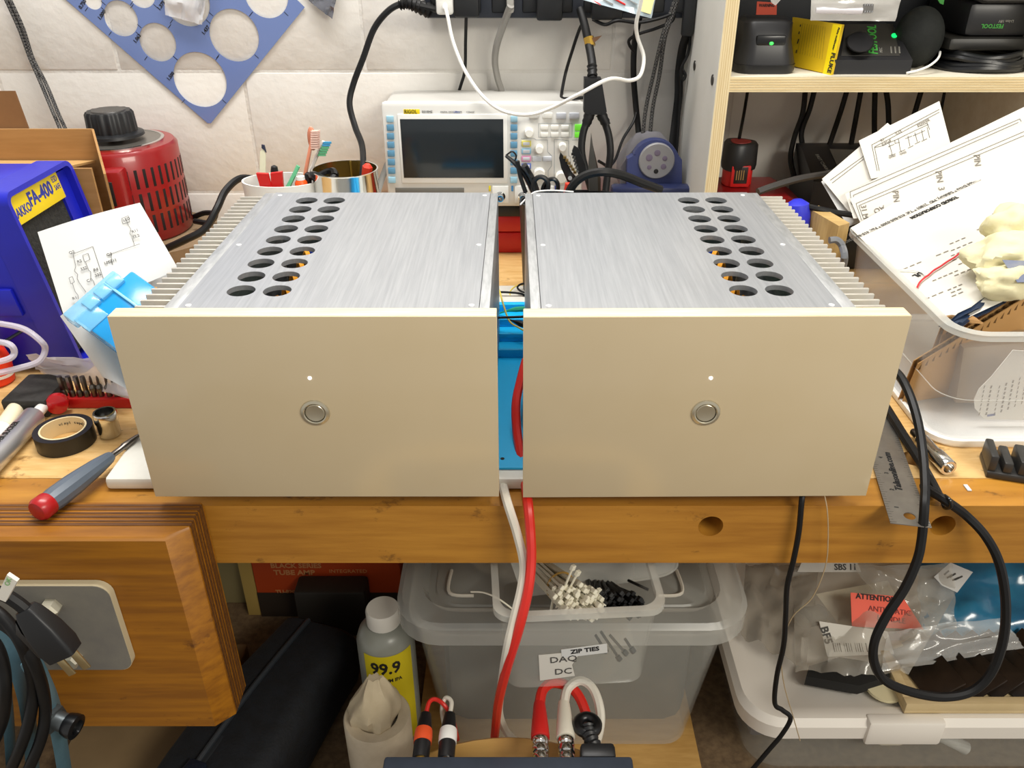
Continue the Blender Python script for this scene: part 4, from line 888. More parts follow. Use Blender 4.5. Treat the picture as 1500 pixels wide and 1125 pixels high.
c = P(833, 277, Y=1.15); obj('red_grip', MB().lathe([(.006, -.02), (.0065, 0), (.006, .008)], c, (.1, 0, 1), 14), mat('coral_red', '#e2412e', .45), None, c, 'small red tool grip beside the arched black cord', 'grip')
# ================================================================== plywood shelf unit at the wall
YE = 1.20
su = thing('shelf_unit', 'pale plywood shelf unit standing against the white block wall', 'shelf', (.48, YE, H+ZB))
xs0 = P(1064, 0, Y=YE).x; xs1 = P(1084, 0, Y=YE).x
def panel(name, x0, x1, z0, z1, horiz, parent=su):
    p = obj(name, MB().rbox(x0, x1, YE+.0006, YW-.001, z0, z1), SHELFPLY, parent)
    obj('ply_edge', MB().rbox(x0, x1, YE, YE+.0006, z0, z1), SHELFEDGE if horiz else SHELFEDGEV, p)
    for k in range(1, 6):      # glue lines between the plies
        if horiz: z = z0+(z1-z0)*k/6; obj('ply_line', MB().rbox(x0, x1, YE-.0003, YE+.0004, z-.0005, z+.0005), mat('glue_line', '#d2b988', .6), p)
        else: x = x0+(x1-x0)*k/6; obj('ply_line', MB().rbox(x-.0004, x+.0004, YE-.0003, YE+.0004, z0, z1), MC.get('glue_line') or mat('glue_line', '#d2b988', .6), p)
    return p
sp1 = panel('side_panel', xs0, xs1, ZB, .12, False)
obj('painted_face', MB().rbox(xs0-.0008, xs0, YE+.0008, YW-.001, ZB, .12), SHELFPAINT, sp1)
xr = .715
panel('side_panel', xr, xr+.019, ZB, .12, False)
panel('shelf_board', xs1, xr, -.220, -.200, True)
panel('shelf_board', xs1, xr, .06, .08, True)
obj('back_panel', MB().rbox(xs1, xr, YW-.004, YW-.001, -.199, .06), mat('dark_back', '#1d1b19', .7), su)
for px, py in ((1046, 117), (1013, 96)):
    yy = 1.225 if py > 100 else 1.36
    q = V((xs0, yy, P(px, py, Y=yy).z)); obj('bolt_head', MB().lathe([(.0075, 0), (.0072, .002), (.003, .003)], q, (-1, 0, 0), 18), mat('dark_bolt', '#4a4744', .4, .8), sp1)
ZS = -.200
# --- battery charger with green light
x = P(1113, 100, Y=1.26).x
ch = thing('battery_charger', 'black domed battery charger with a small green light on the shelf', 'charger', (x, 1.262, H+ZS))
def rr3(cx, cy, hx, hy, r, z, dy=0): return [(p[0], p[1], H+z) for p in rrect(cx-hx, cx+hx, cy-hy+dy, cy+hy+dy, r, 6)]
CHM = mat('charger_black', '#222224', .38)
obj('body', MB().rings([rr3(x, 1.262, .041, .041, .022, ZS), rr3(x, 1.262, .042, .042, .024, ZS+.014), rr3(x, 1.262, .034, .034, .018, ZS+.042), rr3(x, 1.262, .034, .030, .014, ZS+.064, .004), rr3(x, 1.262, .029, .025, .012, ZS+.069, .005)]), CHM, ch)
obj('base_band', MB().rings([rr3(x, 1.262, .0425, .0425, .023, ZS+.003), rr3(x, 1.262, .0432, .0432, .024, ZS+.012)]), BLACKS, ch)
obj('front_recess', MB().box(x-.019, x+.022, 1.2255, 1.233, H+ZS+.036, H+ZS+.05, .003), BLACKS, ch)
GLED = mat('green_led', '#35e04a', .3, emit=1.5)
obj('status_light', MB().ell((x+.002, 1.2258, H+ZS+.0395), .003, .0015, .0022), GLED, ch)
# dark case with an orange sticker behind
q0 = P(1090, 40, Y=1.38)
dc = thing('dark_tool_case', 'dark tool case with a red orange sticker at the back of the shelf', 'case', (.37, 1.4, H+ZS))
obj('body', MB().rbox(xs1+.006, .475, 1.372, 1.443, ZS, -.03, .004), mat('case_black', '#14171c', .5), dc)
obj('sticker', MB().prism([P(1106, 44, Y=1.3715), P(1137, 44, Y=1.3715), P(1138, 4, Y=1.3715), P(1109, 2, Y=1.3715)], (0, .0004, 0)), mat('orange_sticker', '#c4472c', .5), dc)
text(dc, 'WARNING', .006, P(1112, 8, Y=1.371), (1, 0, 0), (0, 0, 1), INKB, bold=.02, sx=.8)
# --- yellow booklet
bk = thing('manual_booklet', 'yellow folded manual booklet standing at the shelf front edge', 'booklet', P(1218, 112, Y=1.212))
a, b, c_, d_ = P(1158, 96, Y=1.285), P(1217, 112, Y=1.2135), P(1234, 36, Y=1.235), P(1161, 25, Y=1.300)
YB1 = mat('booklet_yellow', '#d9b516', .5); YB2 = mat('booklet_bright', '#f5d90f', .45)
b.z = max(b.z, H+ZS+.0005)
obj('cover', MB().sheet([a, b, c_, d_], 4, 2, thick=.004), YB1, bk)
pb_ = Plane(b, (b-a).cross(d_-a)); 
if pb_.n.y > 0: pb_ = Plane(b, -pb_.n)
obj('spine_strip', MB().sheet([pb_.hit(1205, 109, .0004), pb_.hit(1217, 112, .0004), pb_.hit(1233, 37, .0004), pb_.hit(1220, 35, .0004)], 1, 1, thick=.0002), YB2, bk)
def ptext(pl, parent, s, size, px, py, qx, qy, m, off=.0008, **k):
    o, x_, y_ = pl.frame(px, py, qx, qy, off); return text(parent, s, size, o, x_, y_, m, **k)
ptext(pb_, bk, 'FLUKE', .0095, 1221, 77, 1214, 106, INKB, bold=.03)
ptext(pb_, bk, 'Fluke multimeter', .0042, 1229, 40, 1222, 66, INKB, bold=.02)
kk = MB()
for k in range(11):
    t0 = (1176+3.3*k, 34+.5*k); t1 = (1168+3.6*k, 78+.9*k)
    kk.stroke([pb_.hit(*t0, .0006), pb_.hit(*t1, .0006)], .0006, pb_.n)
obj('printed_lines', kk, mat('ochre_ink', '#8d7413', .6), bk, smooth=0)
kk = MB()
for p_, q_ in (((1173, 36), (1172, 39)), ((1171, 46), (1170, 50)), ((1170, 57), (1168, 64)), ((1167, 73), (1166, 78))): kk.stroke([pb_.hit(*p_, .0006), pb_.hit(*q_, .0006)], .0022, pb_.n)
obj('printed_icons', kk, INKB, bk, smooth=0)
# --- wedge charger with green lettering
fc = thing('battery_charger', 'flat black charger with green lettering and a bright green light beside the yellow booklet', 'charger', P(1275, 107, Y=1.215))
xa, xb = P(1212, 105, Y=1.225).x, P(1331, 105, Y=1.225).x
z2 = P(1280, 88, Y=1.22).z-H
pr = [(1.22, H+ZS), (1.22, H+z2), (1.30, H+z2+.032), (1.36, H+z2+.036), (1.36, H+ZS)]
obj('body', MB().prism([(xa, y, z) for y, z in pr], (xb-xa, 0, 0)), CHM, fc)
fpl = Plane((xa, 1.22, H+z2), (0, -.032, .08))
obj('top_plate', MB().prism([fpl.hit(1232, 82, .0004), fpl.hit(1318, 82, .0004), fpl.hit(1308, 36, .0004), fpl.hit(1238, 36, .0004)], (0, 0, .0008)), mat('charger_grey', '#312f2b', .5), fc)
obj('battery_boss', MB().rings([[fpl.hit(1260+20*f*math.cos(t), 62-15*f*math.sin(t), h) for t in [2*math.pi*k/28 for k in range(28)]] for f, h in ((1.05, 0), (1, .010), (.9, .012))]), CHM, fc)
GRT = mat('green_print', '#3f9a3c', .5)
ptext(fpl, fc, 'FESTOOL', .0175, 1280, 79, 1277, 32, GRT, .0016, bold=.02, sx=1.1)
ptext(fpl, fc, 'MXC', .006, 1291, 77, 1289, 62, mat('pale_grey_print', '#8a8880', .6), .0016)
obj('status_light', MB().rings([[fpl.hit(1310+4.5*f*math.cos(t), 52-3.6*f*math.sin(t), h) for t in [2*math.pi*k/20 for k in range(20)]] for f, h in ((1, .0004), (.9, .0018))]), mat('green_dot', '#12dc62', .3, emit=1.2), fc)
kk = MB()
for i in range(3): kk.stroke([fpl.hit(1305+6*i, 68, .0016), fpl.hit(1306+6*i, 78, .0016)], .002, fpl.n)
obj('printed_icons', kk, mat('dim_print', '#6c6a62', .6), fc, smooth=0)
# --- round pouch, cable coil, second charger
c = P(1350, 55, Y=1.27)
obj('round_pouch', MB().ell((c.x, 1.28, H+ZS+.041), .034, .03, .041, 28, 16), mat('pouch_black', '#111412', .8, 0, '#1a1e1b', 60, bump=.2, bs=200), None, (c.x, 1.28, H+ZS), 'round soft black pouch between the two chargers on the shelf', 'pouch')
cable('charging_cable', 'thin white cable curving on the shelf below the round black pouch', [P(1328, 107, Y=1.212), P(1345, 103, Y=1.214), P(1360, 97, Y=1.222), P(1371, 89, Y=1.232), P(1376, 82, Y=1.242), P(1377, 76, Y=1.26)], .0016, WHITE)
c = P(1432, 95, Y=1.27)
CW = ('lowest', 'second lowest', 'middle', 'second highest', 'highest')
for k in range(5):
    rx = .060-.003*k; z = H+ZS+.005+.0078*(k//2)+(.003 if k % 2 else 0); dx = .004*(k % 3)
    cable('coiled_lead', CW[k]+' turn of the black mains lead coiled under the dark charger', [V((c.x+dx+rx*math.cos(t), 1.275+.052*math.sin(t)*(1-.03*k), z+.002*math.sin(3*t+k))) for t in [2*math.pi*j/10 for j in range(11)]], .0047, BLACKS, 'coiled leads under the dark charger', n=6)
rc_ = thing('battery_charger', 'big dark charger with upside-down green lettering above the coiled leads', 'charger', (c.x+.005, 1.31, H+ZS+.024))
obj('base', MB().rbox(c.x-.055, c.x+.075, 1.255, 1.40, ZS+.0255, ZS+.043, .006), mat('charger_dark2', '#2a2926', .45), rc_)
obj('body', MB().rbox(c.x-.035, c.x+.075, 1.262, 1.40, ZS+.0425, ZS+.088, .010), CHM, rc_)
obj('battery', MB().rbox(c.x-.030, c.x+.072, 1.25, 1.39, ZS+.0865, ZS+.125, .012), mat('battery_grey', '#3b3a39', .5), rc_)
q = P(1470, 38, Y=1.2615); text(rc_, 'FESTOOL', .0075, q, (-1, 0, 0), (0, 0, -1), GRT, bold=.03); q = P(1485, 31, Y=1.2615)
text(rc_, 'Li-Ion 18V', .005, q, (-1, 0, 0), (0, 0, -1), mat('pale_grey_print', '#8a8880', .6), bold=.02)
obj('black_case', MB().rbox(.555, .705, 1.405, 1.443, ZS, .04, .004), mat('case_black', '#14171c', .5), None, (.63, 1.42, H+ZS), 'flat black case standing at the back of the shelf behind the chargers', 'case')
obj('green_tag', MB().prism([P(1374, 0, Y=1.30), P(1384, -4, Y=1.30), P(1382, 7, Y=1.30), P(1377, 5, Y=1.30), ], (0, .003, 0)), GRT, rc_)
# --- bags hanging in front of the shelf from the board above
zbg = [P(1187, 30, Y=1.185), P(1311, 31, Y=1.185), P(1330, -40, Y=1.185), P(1190, -40, Y=1.185)]
zb_ = thing('zip_bag', 'clear zip bag holding a white card, hung before the lettered charger', 'bag', zbg[3])
obj('bag_film', crumple(zbg, .004, 14, 10, 5, 31), mat('bag_film_grey', '#d5d2cc', .1, alpha=.55, spec=.9), zb_)
obj('white_card', MB().sheet([P(1192, 5, Y=1.1855), P(1308, 7, Y=1.1855), P(1312, -40, Y=1.1855), P(1192, -40, Y=1.1855)], 2, 2, thick=.001), WHITEM, zb_)
obj('white_tube', MB().tube(PY([(1194, 14, 1.188), (1262, 15, 1.188)]), .0055, 10), mat('lilac_white', '#d9d5da', .4), zb_)
kk = MB().sheet([P(1264, 18, Y=1.183), P(1279, 18, Y=1.183), P(1280, 6, Y=1.183), P(1265, 6, Y=1.183)], 1, 1)
obj('circuit_chip', kk, mat('chip_grey', '#6e6c6a', .5), zb_)
mb = MB()
for j in (6.8, 17):
    for k in range(4): q = P(1267+3.4*k, j, Y=1.1825); mb.box(q.x-.0008, q.x+.0008, q.y-.0006, q.y, q.z-.0012, q.z+.0012)
obj('chip_pins', mb, CHROME, zb_, smooth=0)
obj('hanging_cord', MB().tube(PY([(1250, -40, 1.185), (1250, -110, 1.188)]), .0006, 6), WHITE, zb_)
zc_ = [P(1130, 4, Y=1.19), P(1136, 8, Y=1.19), P(1156, -14, Y=1.19), P(1120, -30, Y=1.19)]
obj('zip_bag', crumple(zc_, .002, 6, 6, 5, 41), MC['bag_film_grey'], None, zc_[3], 'small clear bag corner hanging over the domed charger', 'bag')
# --- cords under the shelf
gc = 'black cords hanging under the shelf board'
for pts in ([(1096, 128, 1.40), (1090, 165, 1.38), (1083, 202, 1.30)], [(1180, 128, 1.42), (1176, 165, 1.42), (1164, 200, 1.41), (1158, 232, 1.39), (1164, 262, 1.36)],
            [(1194, 128, 1.42), (1186, 160, 1.42), (1174, 195, 1.41), (1178, 230, 1.40), (1171, 262, 1.36)], [(1242, 128, 1.42), (1231, 165, 1.42), (1214, 215, 1.39)],
            [(1262, 128, 1.42), (1254, 172, 1.42), (1246, 215, 1.39)], [(1282, 128, 1.42), (1281, 165, 1.42), (1281, 205, 1.40)], [(1297, 128, 1.42), (1301, 155, 1.42), (1302, 200, 1.40)],
            [(1351, 128, 1.42), (1340, 165, 1.42), (1330, 200, 1.40)], [(1385, 128, 1.42), (1379, 160, 1.42), (1374, 200, 1.40)]):
    nk = globals().get('nk', -1)+1
    cable('hanging_cable', ('first', 'second', 'third', 'fourth', 'fifth', 'sixth', 'seventh', 'eighth', 'ninth')[nk]+' black cord hanging under the shelf, counted from the red battery', PY(pts), .0026 if pts[0][0] in (1096, 1385) else .0045, RUBBER, gc)
# --- red battery, red tool, black charger
yb = 1.29; q = P(1085, 205, Y=yb); zb0 = P(1085, 268, Y=yb).z-H; ztp = P(1085, 207, Y=yb).z-H; zm = P(1085, 240, Y=yb).z-H
bt = thing('tool_battery', 'red and black tool battery standing upright beside the shelf side panel', 'battery', (q.x, yb, H+zb0))
def tri(r, z, s=1.0): return [(q.x+r*math.cos(t)*(1+.08*math.cos(3*t)), yb+r*math.sin(t)*(1+.08*math.cos(3*t)), H+z) for t in [2*math.pi*k/40 for k in range(40)]]
obj('body', MB().rings([tri(.0225, zb0), tri(.0225, zm+.004)]), REDP, bt)
obj('cap', MB().rings([tri(.0255, zm-.006), tri(.0265, zm), tri(.0255, ztp-.004), tri(.0225, ztp)]), BLACK, bt)
obj('cap_top', MB().rings([tri(.016, ztp-.001), tri(.015, ztp+.0008)]), mat('dull_red', '#8a2622', .5), bt)
obj('side_label', MB().rbox(q.x-.010, q.x+.011, yb-.0262, yb-.020, zb0+.006, zm+.002, .001), mat('dark_label', '#2a201a', .4), bt)
obj('label_frame', MB().rbox(q.x-.014, q.x+.015, yb-.0258, yb-.018, zb0+.001, zm+.003, .001), REDP, bt)
kk = MB()
for k in range(4): kk.stroke([(q.x-.006+.0035*k, yb-.0264, H+zb0+.012), (q.x-.006+.0035*k, yb-.0264, H+zm-.003)], .0012, (0, -1, 0))
obj('printed_lines', kk, mat('gold_print', '#a8864a', .5), bt, smooth=0)
rt = thing('red_power_tool', 'red power tool body with sloped end behind the silver amplifier fins', 'power tool', (.41, 1.26, H+ZB))
xl, xm = P(1052, 270, Y=1.25).x, P(1196, 290, Y=1.22).x
prf = [(xl, ZB), (xl, zb0-.004), (xl+.02, zb0-.0005), (xl+.10, zb0-.0005), (xm-.035, zb0-.004), (xm-.008, zb0-.02), (xm, zb0-.06), (xm, ZB)]
obj('body', MB().prism([(x_, 1.215, H+z) for x_, z in prf], (0, .11, 0)), RED, rt)
obj('end_face', MB().box(xm-.03, xm-.002, 1.2135, 1.216, H+zb0-.08, H+zb0-.03, .001), mat('bright_red', '#e0372c', .35), rt)
cable('mains_cable', 'black cord slanting up across the red power tool to the black charger', PY([(1110, 281, 1.15), (1135, 272, 1.16), (1170, 262, 1.175), (1205, 256, 1.19), (1228, 252, 1.2), (1260, 250, 1.21)]), .0052, mat('grey_black_cord', '#35322f', .4))
xk0, xk1 = P(1192, 240, Y=1.30).x, P(1300, 240, Y=1.30).x
bc = thing('battery_charger', 'black charger with a dull grey screen behind the leaning schematics', 'charger', ((xk0+xk1)/2, 1.34, H+ZB))
zt_ = P(1200, 216, Y=1.37).z-H
zf_ = P(1200, 265, Y=1.29).z-H
prk = [(1.285, ZB), (1.285, zf_), (1.37, zt_), (1.40, zt_), (1.40, ZB)]
obj('body', MB().prism([(xk0, y, H+z) for y, z in prk], (xk1-xk0, 0, 0)), CHM, bc)
kp_ = Plane((xk0, 1.285, H+zf_), (0, -(zt_-zf_), .085))
obj('screen', MB().prism([kp_.hit(1226, 243, .0004), kp_.hit(1262, 250, .0004), kp_.hit(1250, 220, .0004), kp_.hit(1215, 219, .0004)], (0, 0, .001)), mat('dull_screen', '#5a5752', .3), bc)
ptext(kp_, bc, 'FAST CHARGER', .008, 1196, 226, 1212, 250, mat('pale_grey_print', '#8a8880', .6), .0008)
obj('charger_foot', MB().rbox(xk0-.02, xk1+.02, 1.27, 1.41, ZB, ZB+.06, .004), BLACK, bc)
xw = P(1205, 320, Y=1.06)
wb = MB().prism([P(1184, 305, Y=1.10), P(1229, 331, Y=1.03), P(1229, 331, Y=1.03)-V((0, 0, .09)), P(1184, 305, Y=1.10)-V((0, 0, .09))], (.018, .012, 0))
obj('wood_offcut', wb, mat('offcut_wood', '#c4a468', .6, 0, '#ab8b54', 20, (1, 6, 1)), None, (xw.x, 1.06, xw.z-.09), 'pale wood offcut wedged between the silver fins and the clear tote', 'offcut')
q = P(1168, 307, Y=1.10); obj('blue_grip', MB().lathe([(.013, -.11), (.0165, -.03), (.018, -.008), (.015, .008), (.006, .014)], q, (-.1, .1, 1), 20), mat('royal_blue', '#2f35c4', .35), None, q-V((0, 0, .11)), 'rounded blue rubber tool grip behind the silver fins', 'grip')
cable('test_lead', 'black lead running from the blue grip towards the clear tote', PY([(1176, 301, 1.10), (1198, 306, 1.09), (1222, 311, 1.09), (1250, 315, 1.10)]), .0042, RUBBER)
cable('grey_lead', 'short grey lead with a white collar beside the wood offcut', [P(1215, 352, Y=.99), P(1226, 352, Y=.99), P(1234, 362, Y=.985), P(1236, 385, Y=.97), P(1222, 430, z=-.495), P(1222, 440, z=-.504)], .0045, mat('grey_lead', '#6a6c70', .4))
# ================================================================== clear tote of papers
tt = thing('storage_tote', 'clear plastic storage tote full of papers and cardboard beside the amplifier fins', 'tote', (.57, .9, H+ZB))
mb = tote(MB(), .440, .72, .748, 1.085, -.5065, -.372, .010, .034, .0022)
obj('tote_shell', mb, CLEARH, tt)
def rimring(d, z): return [(p[0], p[1], H+z) for p in rrect(.438+d, .722-d, .746+d, 1.087-d, .035-d*.6, 6)]
obj('tote_rim', MB().rings([rimring(0, -.377), rimring(0, -.3705), rimring(.010, -.3705), rimring(.010, -.377)], closed=True), CLEARW, tt)
obj('base_rib', MB().rings([[(p[0], p[1], H-.452) for p in rrect(.449+d, .711-d, .757+d, 1.076-d, .03, 6)] for d in (0, .0015)], False, False), CLEARW, tt)
ld = MB().rings([[(p[0], p[1], H+z) for p in rrect(.448+d, .712-d, .753+d, 1.080-d, .032, 6)] for d, z in ((.002, ZB), (0, ZB+.003), (0, ZB+.009), (.004, ZB+.0095), (.0055, ZB+.0035), (.03, ZB+.0032))])
obj('upturned_cover', ld, WHITE, None, (.58, .9, H+ZB), 'white tote lid lying upside down under the clear tote of papers', 'lid')
# papers
tp1, tp2, tp3 = V((.450, 1.055, H-.362)), V((.47, .80, H-.392)), V((.649, 1.1, H-.293))
nt_ = (tp2-tp1).cross(tp3-tp1); nt_ = nt_ if nt_.z > 0 else -nt_
TP = Plane(tp1, nt_)
toro = obj('letterhead_sheet', MB().sheet([TP.hit(1390, 478), TP.hit(1590, 385), TP.hit(1530, 168), TP.hit(1246, 334)], 4, 4), PAPERW, None, TP.hit(1400, 400), 'white letterhead sheet lying on top of the clear tote', 'paper')
K1 = TP.up(.0006)
kk = MB().stroke([K1.hit(1262, 346), K1.hit(1493, 237)], .0006, K1.n)
for (x_, y_, w_) in ((1338, 388, 30), (1382, 370, 22), (1404, 352, 26), (1410, 360, 34), (1414, 366, 42), (1418, 372, 46), (1424, 379, 40), (1440, 333, 18), (1386, 403, 40), (1412, 398, 28), (1440, 390, 30), (1400, 420, 24), (1402, 425, 18), (1404, 430, 20), (1370, 432, 30), (1460, 402, 30)):
    n_ = max(2, int(w_/8))
    for i in range(n_):
        t0, t1 = i*w_/n_, (i+.65)*w_/n_
        kk.stroke([K1.hit(x_-w_/2+t0, y_+(w_/2-t0)*.42), K1.hit(x_-w_/2+t1, y_+(w_/2-t1)*.42)], .0016, K1.n)
obj('printed_lines', kk, INKL, toro, smooth=0)
def tline(s, size, px, py, qx, qy, m, **k):
    o, x_, y_ = K1.frame(px, py, qx, qy, .0002); return text(toro, s, size, o, x_, y_, m, 'printed_text', **k)
tline('TOROID CORPORATION', .0085, 1402, 288, 1350, 312, INKB, bold=.04, sx=.72)
tline('2020 Northwood Drive * Salisbury, MD  21801 * Tel: 410-860-0300 * Fax: 410-860-0302', .0078, 1461, 250, 1289, 331, INK, sx=.82)
tline('MX / LL', .017, 1512, 300, 1466, 313, INK, shear=.3, sx=.8)
tline('UL', .010, 1351, 399, 1345, 402, INKB, bold=.03)
# steeper sheets behind
def stack_sheet(pl, cs, label, lines_=(), texts=(), mt=PAPERW, w=.0006):
    o = obj('schematic_sheet', MB().sheet([pl.hit(*c) for c in cs], 4, 4), mt, None, pl.hit(*cs[0]), label, 'paper')
    k1 = pl.up(.0006); kk = MB()
    for l in lines_: kk.stroke([k1.hit(*p) for p in l], w, k1.n)
    if lines_: obj('printed_lines', kk, INK, o, smooth=0)
    for s, size, px, py, qx, qy in texts:
        oo, x_, y_ = k1.frame(px, py, qx, qy, .0002); text(o, s, size, oo, x_, y_, INKL, 'printed_text')
    return o
nb = V((-.25, -.72, .65))
PC0 = Plane((.50, 1.085, H-.345), nb)
PC1, PC2, PC3, PC4 = PC0.up(-.004), PC0.up(-.008), PC0.up(-.014), PC0.up(-.022)
stack_sheet(PC0, [(1262, 330), (1560, 320), (1545, 160), (1245, 291)], 'top schematic sheet with pin names tucked behind the letterhead sheet',
            [[(1262, 322), (1254, 298), (1520, 184)], [(1265, 320), (1258, 301), (1520, 190)]], [('PIN  1', .011, 1311, 279, 1314, 300), ('PIN  3', .011, 1374, 250, 1378, 272), ('PIN', .011, 1430, 226, 1432, 240), ('31 M1', .010, 1264, 300, 1268, 318), ('AO', .010, 1296, 303, 1284, 308)])
stack_sheet(PC1, [(1250, 320), (1540, 310), (1530, 142), (1238, 284)], 'schematic sheet with a double ruled border under the pin sheet', [[(1248, 300), (1245, 281), (1494, 174), (1496, 178)], [(1252, 300), (1250, 286), (1492, 179)]])
schem = [[(1285, 250), (1277, 212), (1376, 160)], [(1288, 250), (1281, 215), (1376, 164)], [(1281, 216), (1294, 213), (1302, 209), (1316, 203), (1330, 196), (1345, 189), (1360, 182)], [(1302, 209), (1306, 222), (1307, 228)], [(1316, 203), (1319, 220), (1321, 222)],
         [(1330, 199), (1333, 214)], [(1340, 194), (1344, 208)], [(1350, 190), (1353, 205)], [(1358, 186), (1362, 202)], [(1301, 215), (1310, 211)], [(1326, 203), (1336, 199)], [(1337, 199), (1346, 195)], [(1346, 195), (1355, 191)], [(1344, 186), (1358, 180), (1362, 190)], [(1302, 228), (1312, 225)], [(1317, 223), (1326, 219)], [(1330, 217), (1338, 213)], [(1340, 211), (1348, 207)], [(1350, 207), (1358, 203)], [(1311, 205), (1311, 210), (1318, 208)]]
stack_sheet(PC2, [(1276, 262), (1400, 240), (1376, 148), (1258, 206)], 'small schematic sheet of capacitor chains standing highest in the clear tote', schem, [('R1', .005, 1290, 206, 1296, 203), ('C12', .005, 1312, 196, 1318, 193), ('POWER', .005, 1344, 184, 1356, 178), ('0.01uF', .005, 1292, 212, 1300, 208), ('GND', .004, 1302, 231, 1310, 228), ('GND', .004, 1318, 226, 1326, 223)])
stack_sheet(PC3, [(1250, 318), (1400, 262), (1300, 180), (1204, 262)], 'plain schematic corner fanned out towards the black charger', [[(1216, 264), (1266, 228)], [(1219, 268), (1266, 232)]])
stack_sheet(PC4, [(1242, 332), (1330, 300), (1290, 196), (1203, 266)], 'lowest white sheet of the fan leaning over the tote rim', mt=PAPER)
# red wire
pts = [TP.hit(px, py, .003) for px, py in ((1343, 422), (1347, 414), (1353, 408), (1360, 403), (1368, 396), (1378, 390), (1388, 383), (1398, 377), (1408, 369))]
cable('red_wire', 'short red wire with a clear crimp lying on the letterhead sheet', pts, .0011, mat('red_wire', '#cf2a35', .4), cat='wire')
cable('white_wire', 'thin white wire pair curling onto the letterhead sheet from the tote rim', [TP.hit(px, py, .003) for px, py in ((1306, 393), (1320, 395), (1338, 396), (1350, 399), (1356, 404))], .0008, WHITE, cat='wire')
# cloth glove lump
cl = TP.hit(1462, 385, .02)
mb = MB()
def blob(c, rx, ry, rz, seed, M=None):
    n0 = len(mb.bm.verts); mb.ell((0, 0, 0), 1, 1, 1, 44, 30); mb.bm.verts.ensure_lookup_table()
    for v in mb.bm.verts[n0:]:
        d = v.co.normalized(); f = 1.05+.26*noise.noise(d*1.6+V((seed, 0, 0)))-.17*abs(noise.noise(d*2.2+V((0, seed, 0))))+.03*noise.noise(d*5)
        v.co = V((c.x+d.x*rx*f, c.y+d.y*ry*f, c.z+d.z*rz*f))
blob(TP.hit(1480, 412, .012), .040, .022, .020, 3); blob(TP.hit(1490, 375, .018), .052, .036, .026, 8); blob(TP.hit(1486, 335, .03), .032, .028, .026, 13)
gl = obj('cotton_glove', mb, mat('cream_cotton', '#e3dcb6', .85, 0, '#d8d0a6', 18, bump=.2, bs=150), None, cl, 'cream cotton glove crumpled on the papers in the clear tote', 'glove')
pf = Plane(TP.hit(1480, 400, .03), (-.2, -.5, .8))
obj('photo_card', MB().prism([pf.hit(1468, 381), pf.hit(1560, 385), pf.hit(1560, 412), pf.hit(1490, 414)], pf.n*.0006), mat('grey_print_card', '#7d8089', .4, 0, '#5c6684', 30), None, pf.hit(1480, 400), 'small dark printed card tucked into the cream glove', 'card')
# corrugated cardboard
LINER = mat('cut_kraft', '#b98f58', .8, 0, '#ad8450', 10)
def corrugated(a, b, down, t, label, mt=KRAFT):
    a, b = V(a), V(b); d = (b-a); L = d.length; d.normalize(); dn = V(down); n_ = d.cross(dn).normalized()
    th = thing('cardboard_sheet', label, 'cardboard', a+dn)
    da, db_ = V((dn.x, dn.y, H-.503-a.z)), V((dn.x, dn.y, H-.503-b.z))
    for s in (0, 1):
        o = n_*(t*s); obj('liner', MB().prism([a+o, b+o, b+o+db_, a+o+da], n_*.0011), LINER, th)
    m_ = int(L/.0022); pts = [a+d*(L*i/m_)+n_*(t*(.5+.42*math.sin(i*math.pi/2+.4))) for i in range(m_+1)]
    mb = MB(); top = [mb.bm.verts.new(p) for p in pts]; bot = [mb.bm.verts.new(p+V((0, 0, -.012))) for p in pts]
    for i in range(m_): mb.bm.faces.new((top[i], top[i+1], bot[i+1], bot[i]))
    obj('fluting', mb, mat('flute', '#6e4f28', .8), th, smooth=0)
a, b = P(1385, 480, Y=.865), P(1525, 402, Y=.90)
corrugated(a, b, (0.0, .012, -.115), .0058, 'brown corrugated cardboard sheet standing deeper in the clear tote')
a, b = P(1345, 533, Y=.825), P(1530, 418, Y=.86)
corrugated(a, b, (0.0, .012, -.115), .0066, 'brown corrugated cardboard sheet with open flutes nearest the tote front')
fb = [P(1375, 478, z=-.385), P(1400, 484, z=-.395), P(1510, 420, z=-.37), P(1490, 405, z=-.362)]
obj('blue_foil_bag', crumple(fb, .008, 14, 8, 6, 51), mat('dark_blue_film', '#2a3a55', .2, .3), None, fb[0], 'dark blue foil bag between the letterhead and the cardboard sheets', 'bag')
fb = [P(1372, 472, z=-.40), P(1440, 474, z=-.386), P(1420, 462, z=-.384), P(1366, 465, z=-.386)]
obj('cardboard_scrap', crumple(fb, .003, 8, 4, 4, 61, .002), KRAFT, None, fb[0], 'torn cardboard strip under the letterhead edge in the tote', 'cardboard')
# shipping label inside the tote front
YL = .792
lb = thing('shipping_label', 'white shipping label with rows of fine print inside the clear tote', 'label', P(1460, 610, Y=YL))
pts = [P(px, py, Y=YL) for px, py in ((1428, 598), (1427, 585), (1434, 570), (1452, 552), (1484, 513), (1530, 516), (1530, 616), (1442, 614))]
obj('label_card', MB().prism(pts, (0, .001, 0)), PAPERW, lb)
LP = Plane((0, YL-.0003, H), (0, -1, 0)); kk = MB()
for i in range(7):
    for j in range(7):
        x_, y_ = 1434+10*i+(2 if i > 1 else 0), 608-6.5*j-4*max(0, i-2)
        if y_ < 560-4*i: continue
        kk.stroke([LP.hit(x_+j*1.2, y_), LP.hit(x_+j*1.2+1.5, y_-4.2)], .0018 if i in (1, 3, 4) else .001, LP.n)
obj('printed_lines', kk, INKL, lb, smooth=0)
kk = MB().stroke([LP.hit(1446, 609), LP.hit(1458, 607)], .003, LP.n); obj('pen_mark', kk, mat('pen_blue', '#5a6590', .6), lb, smooth=0)
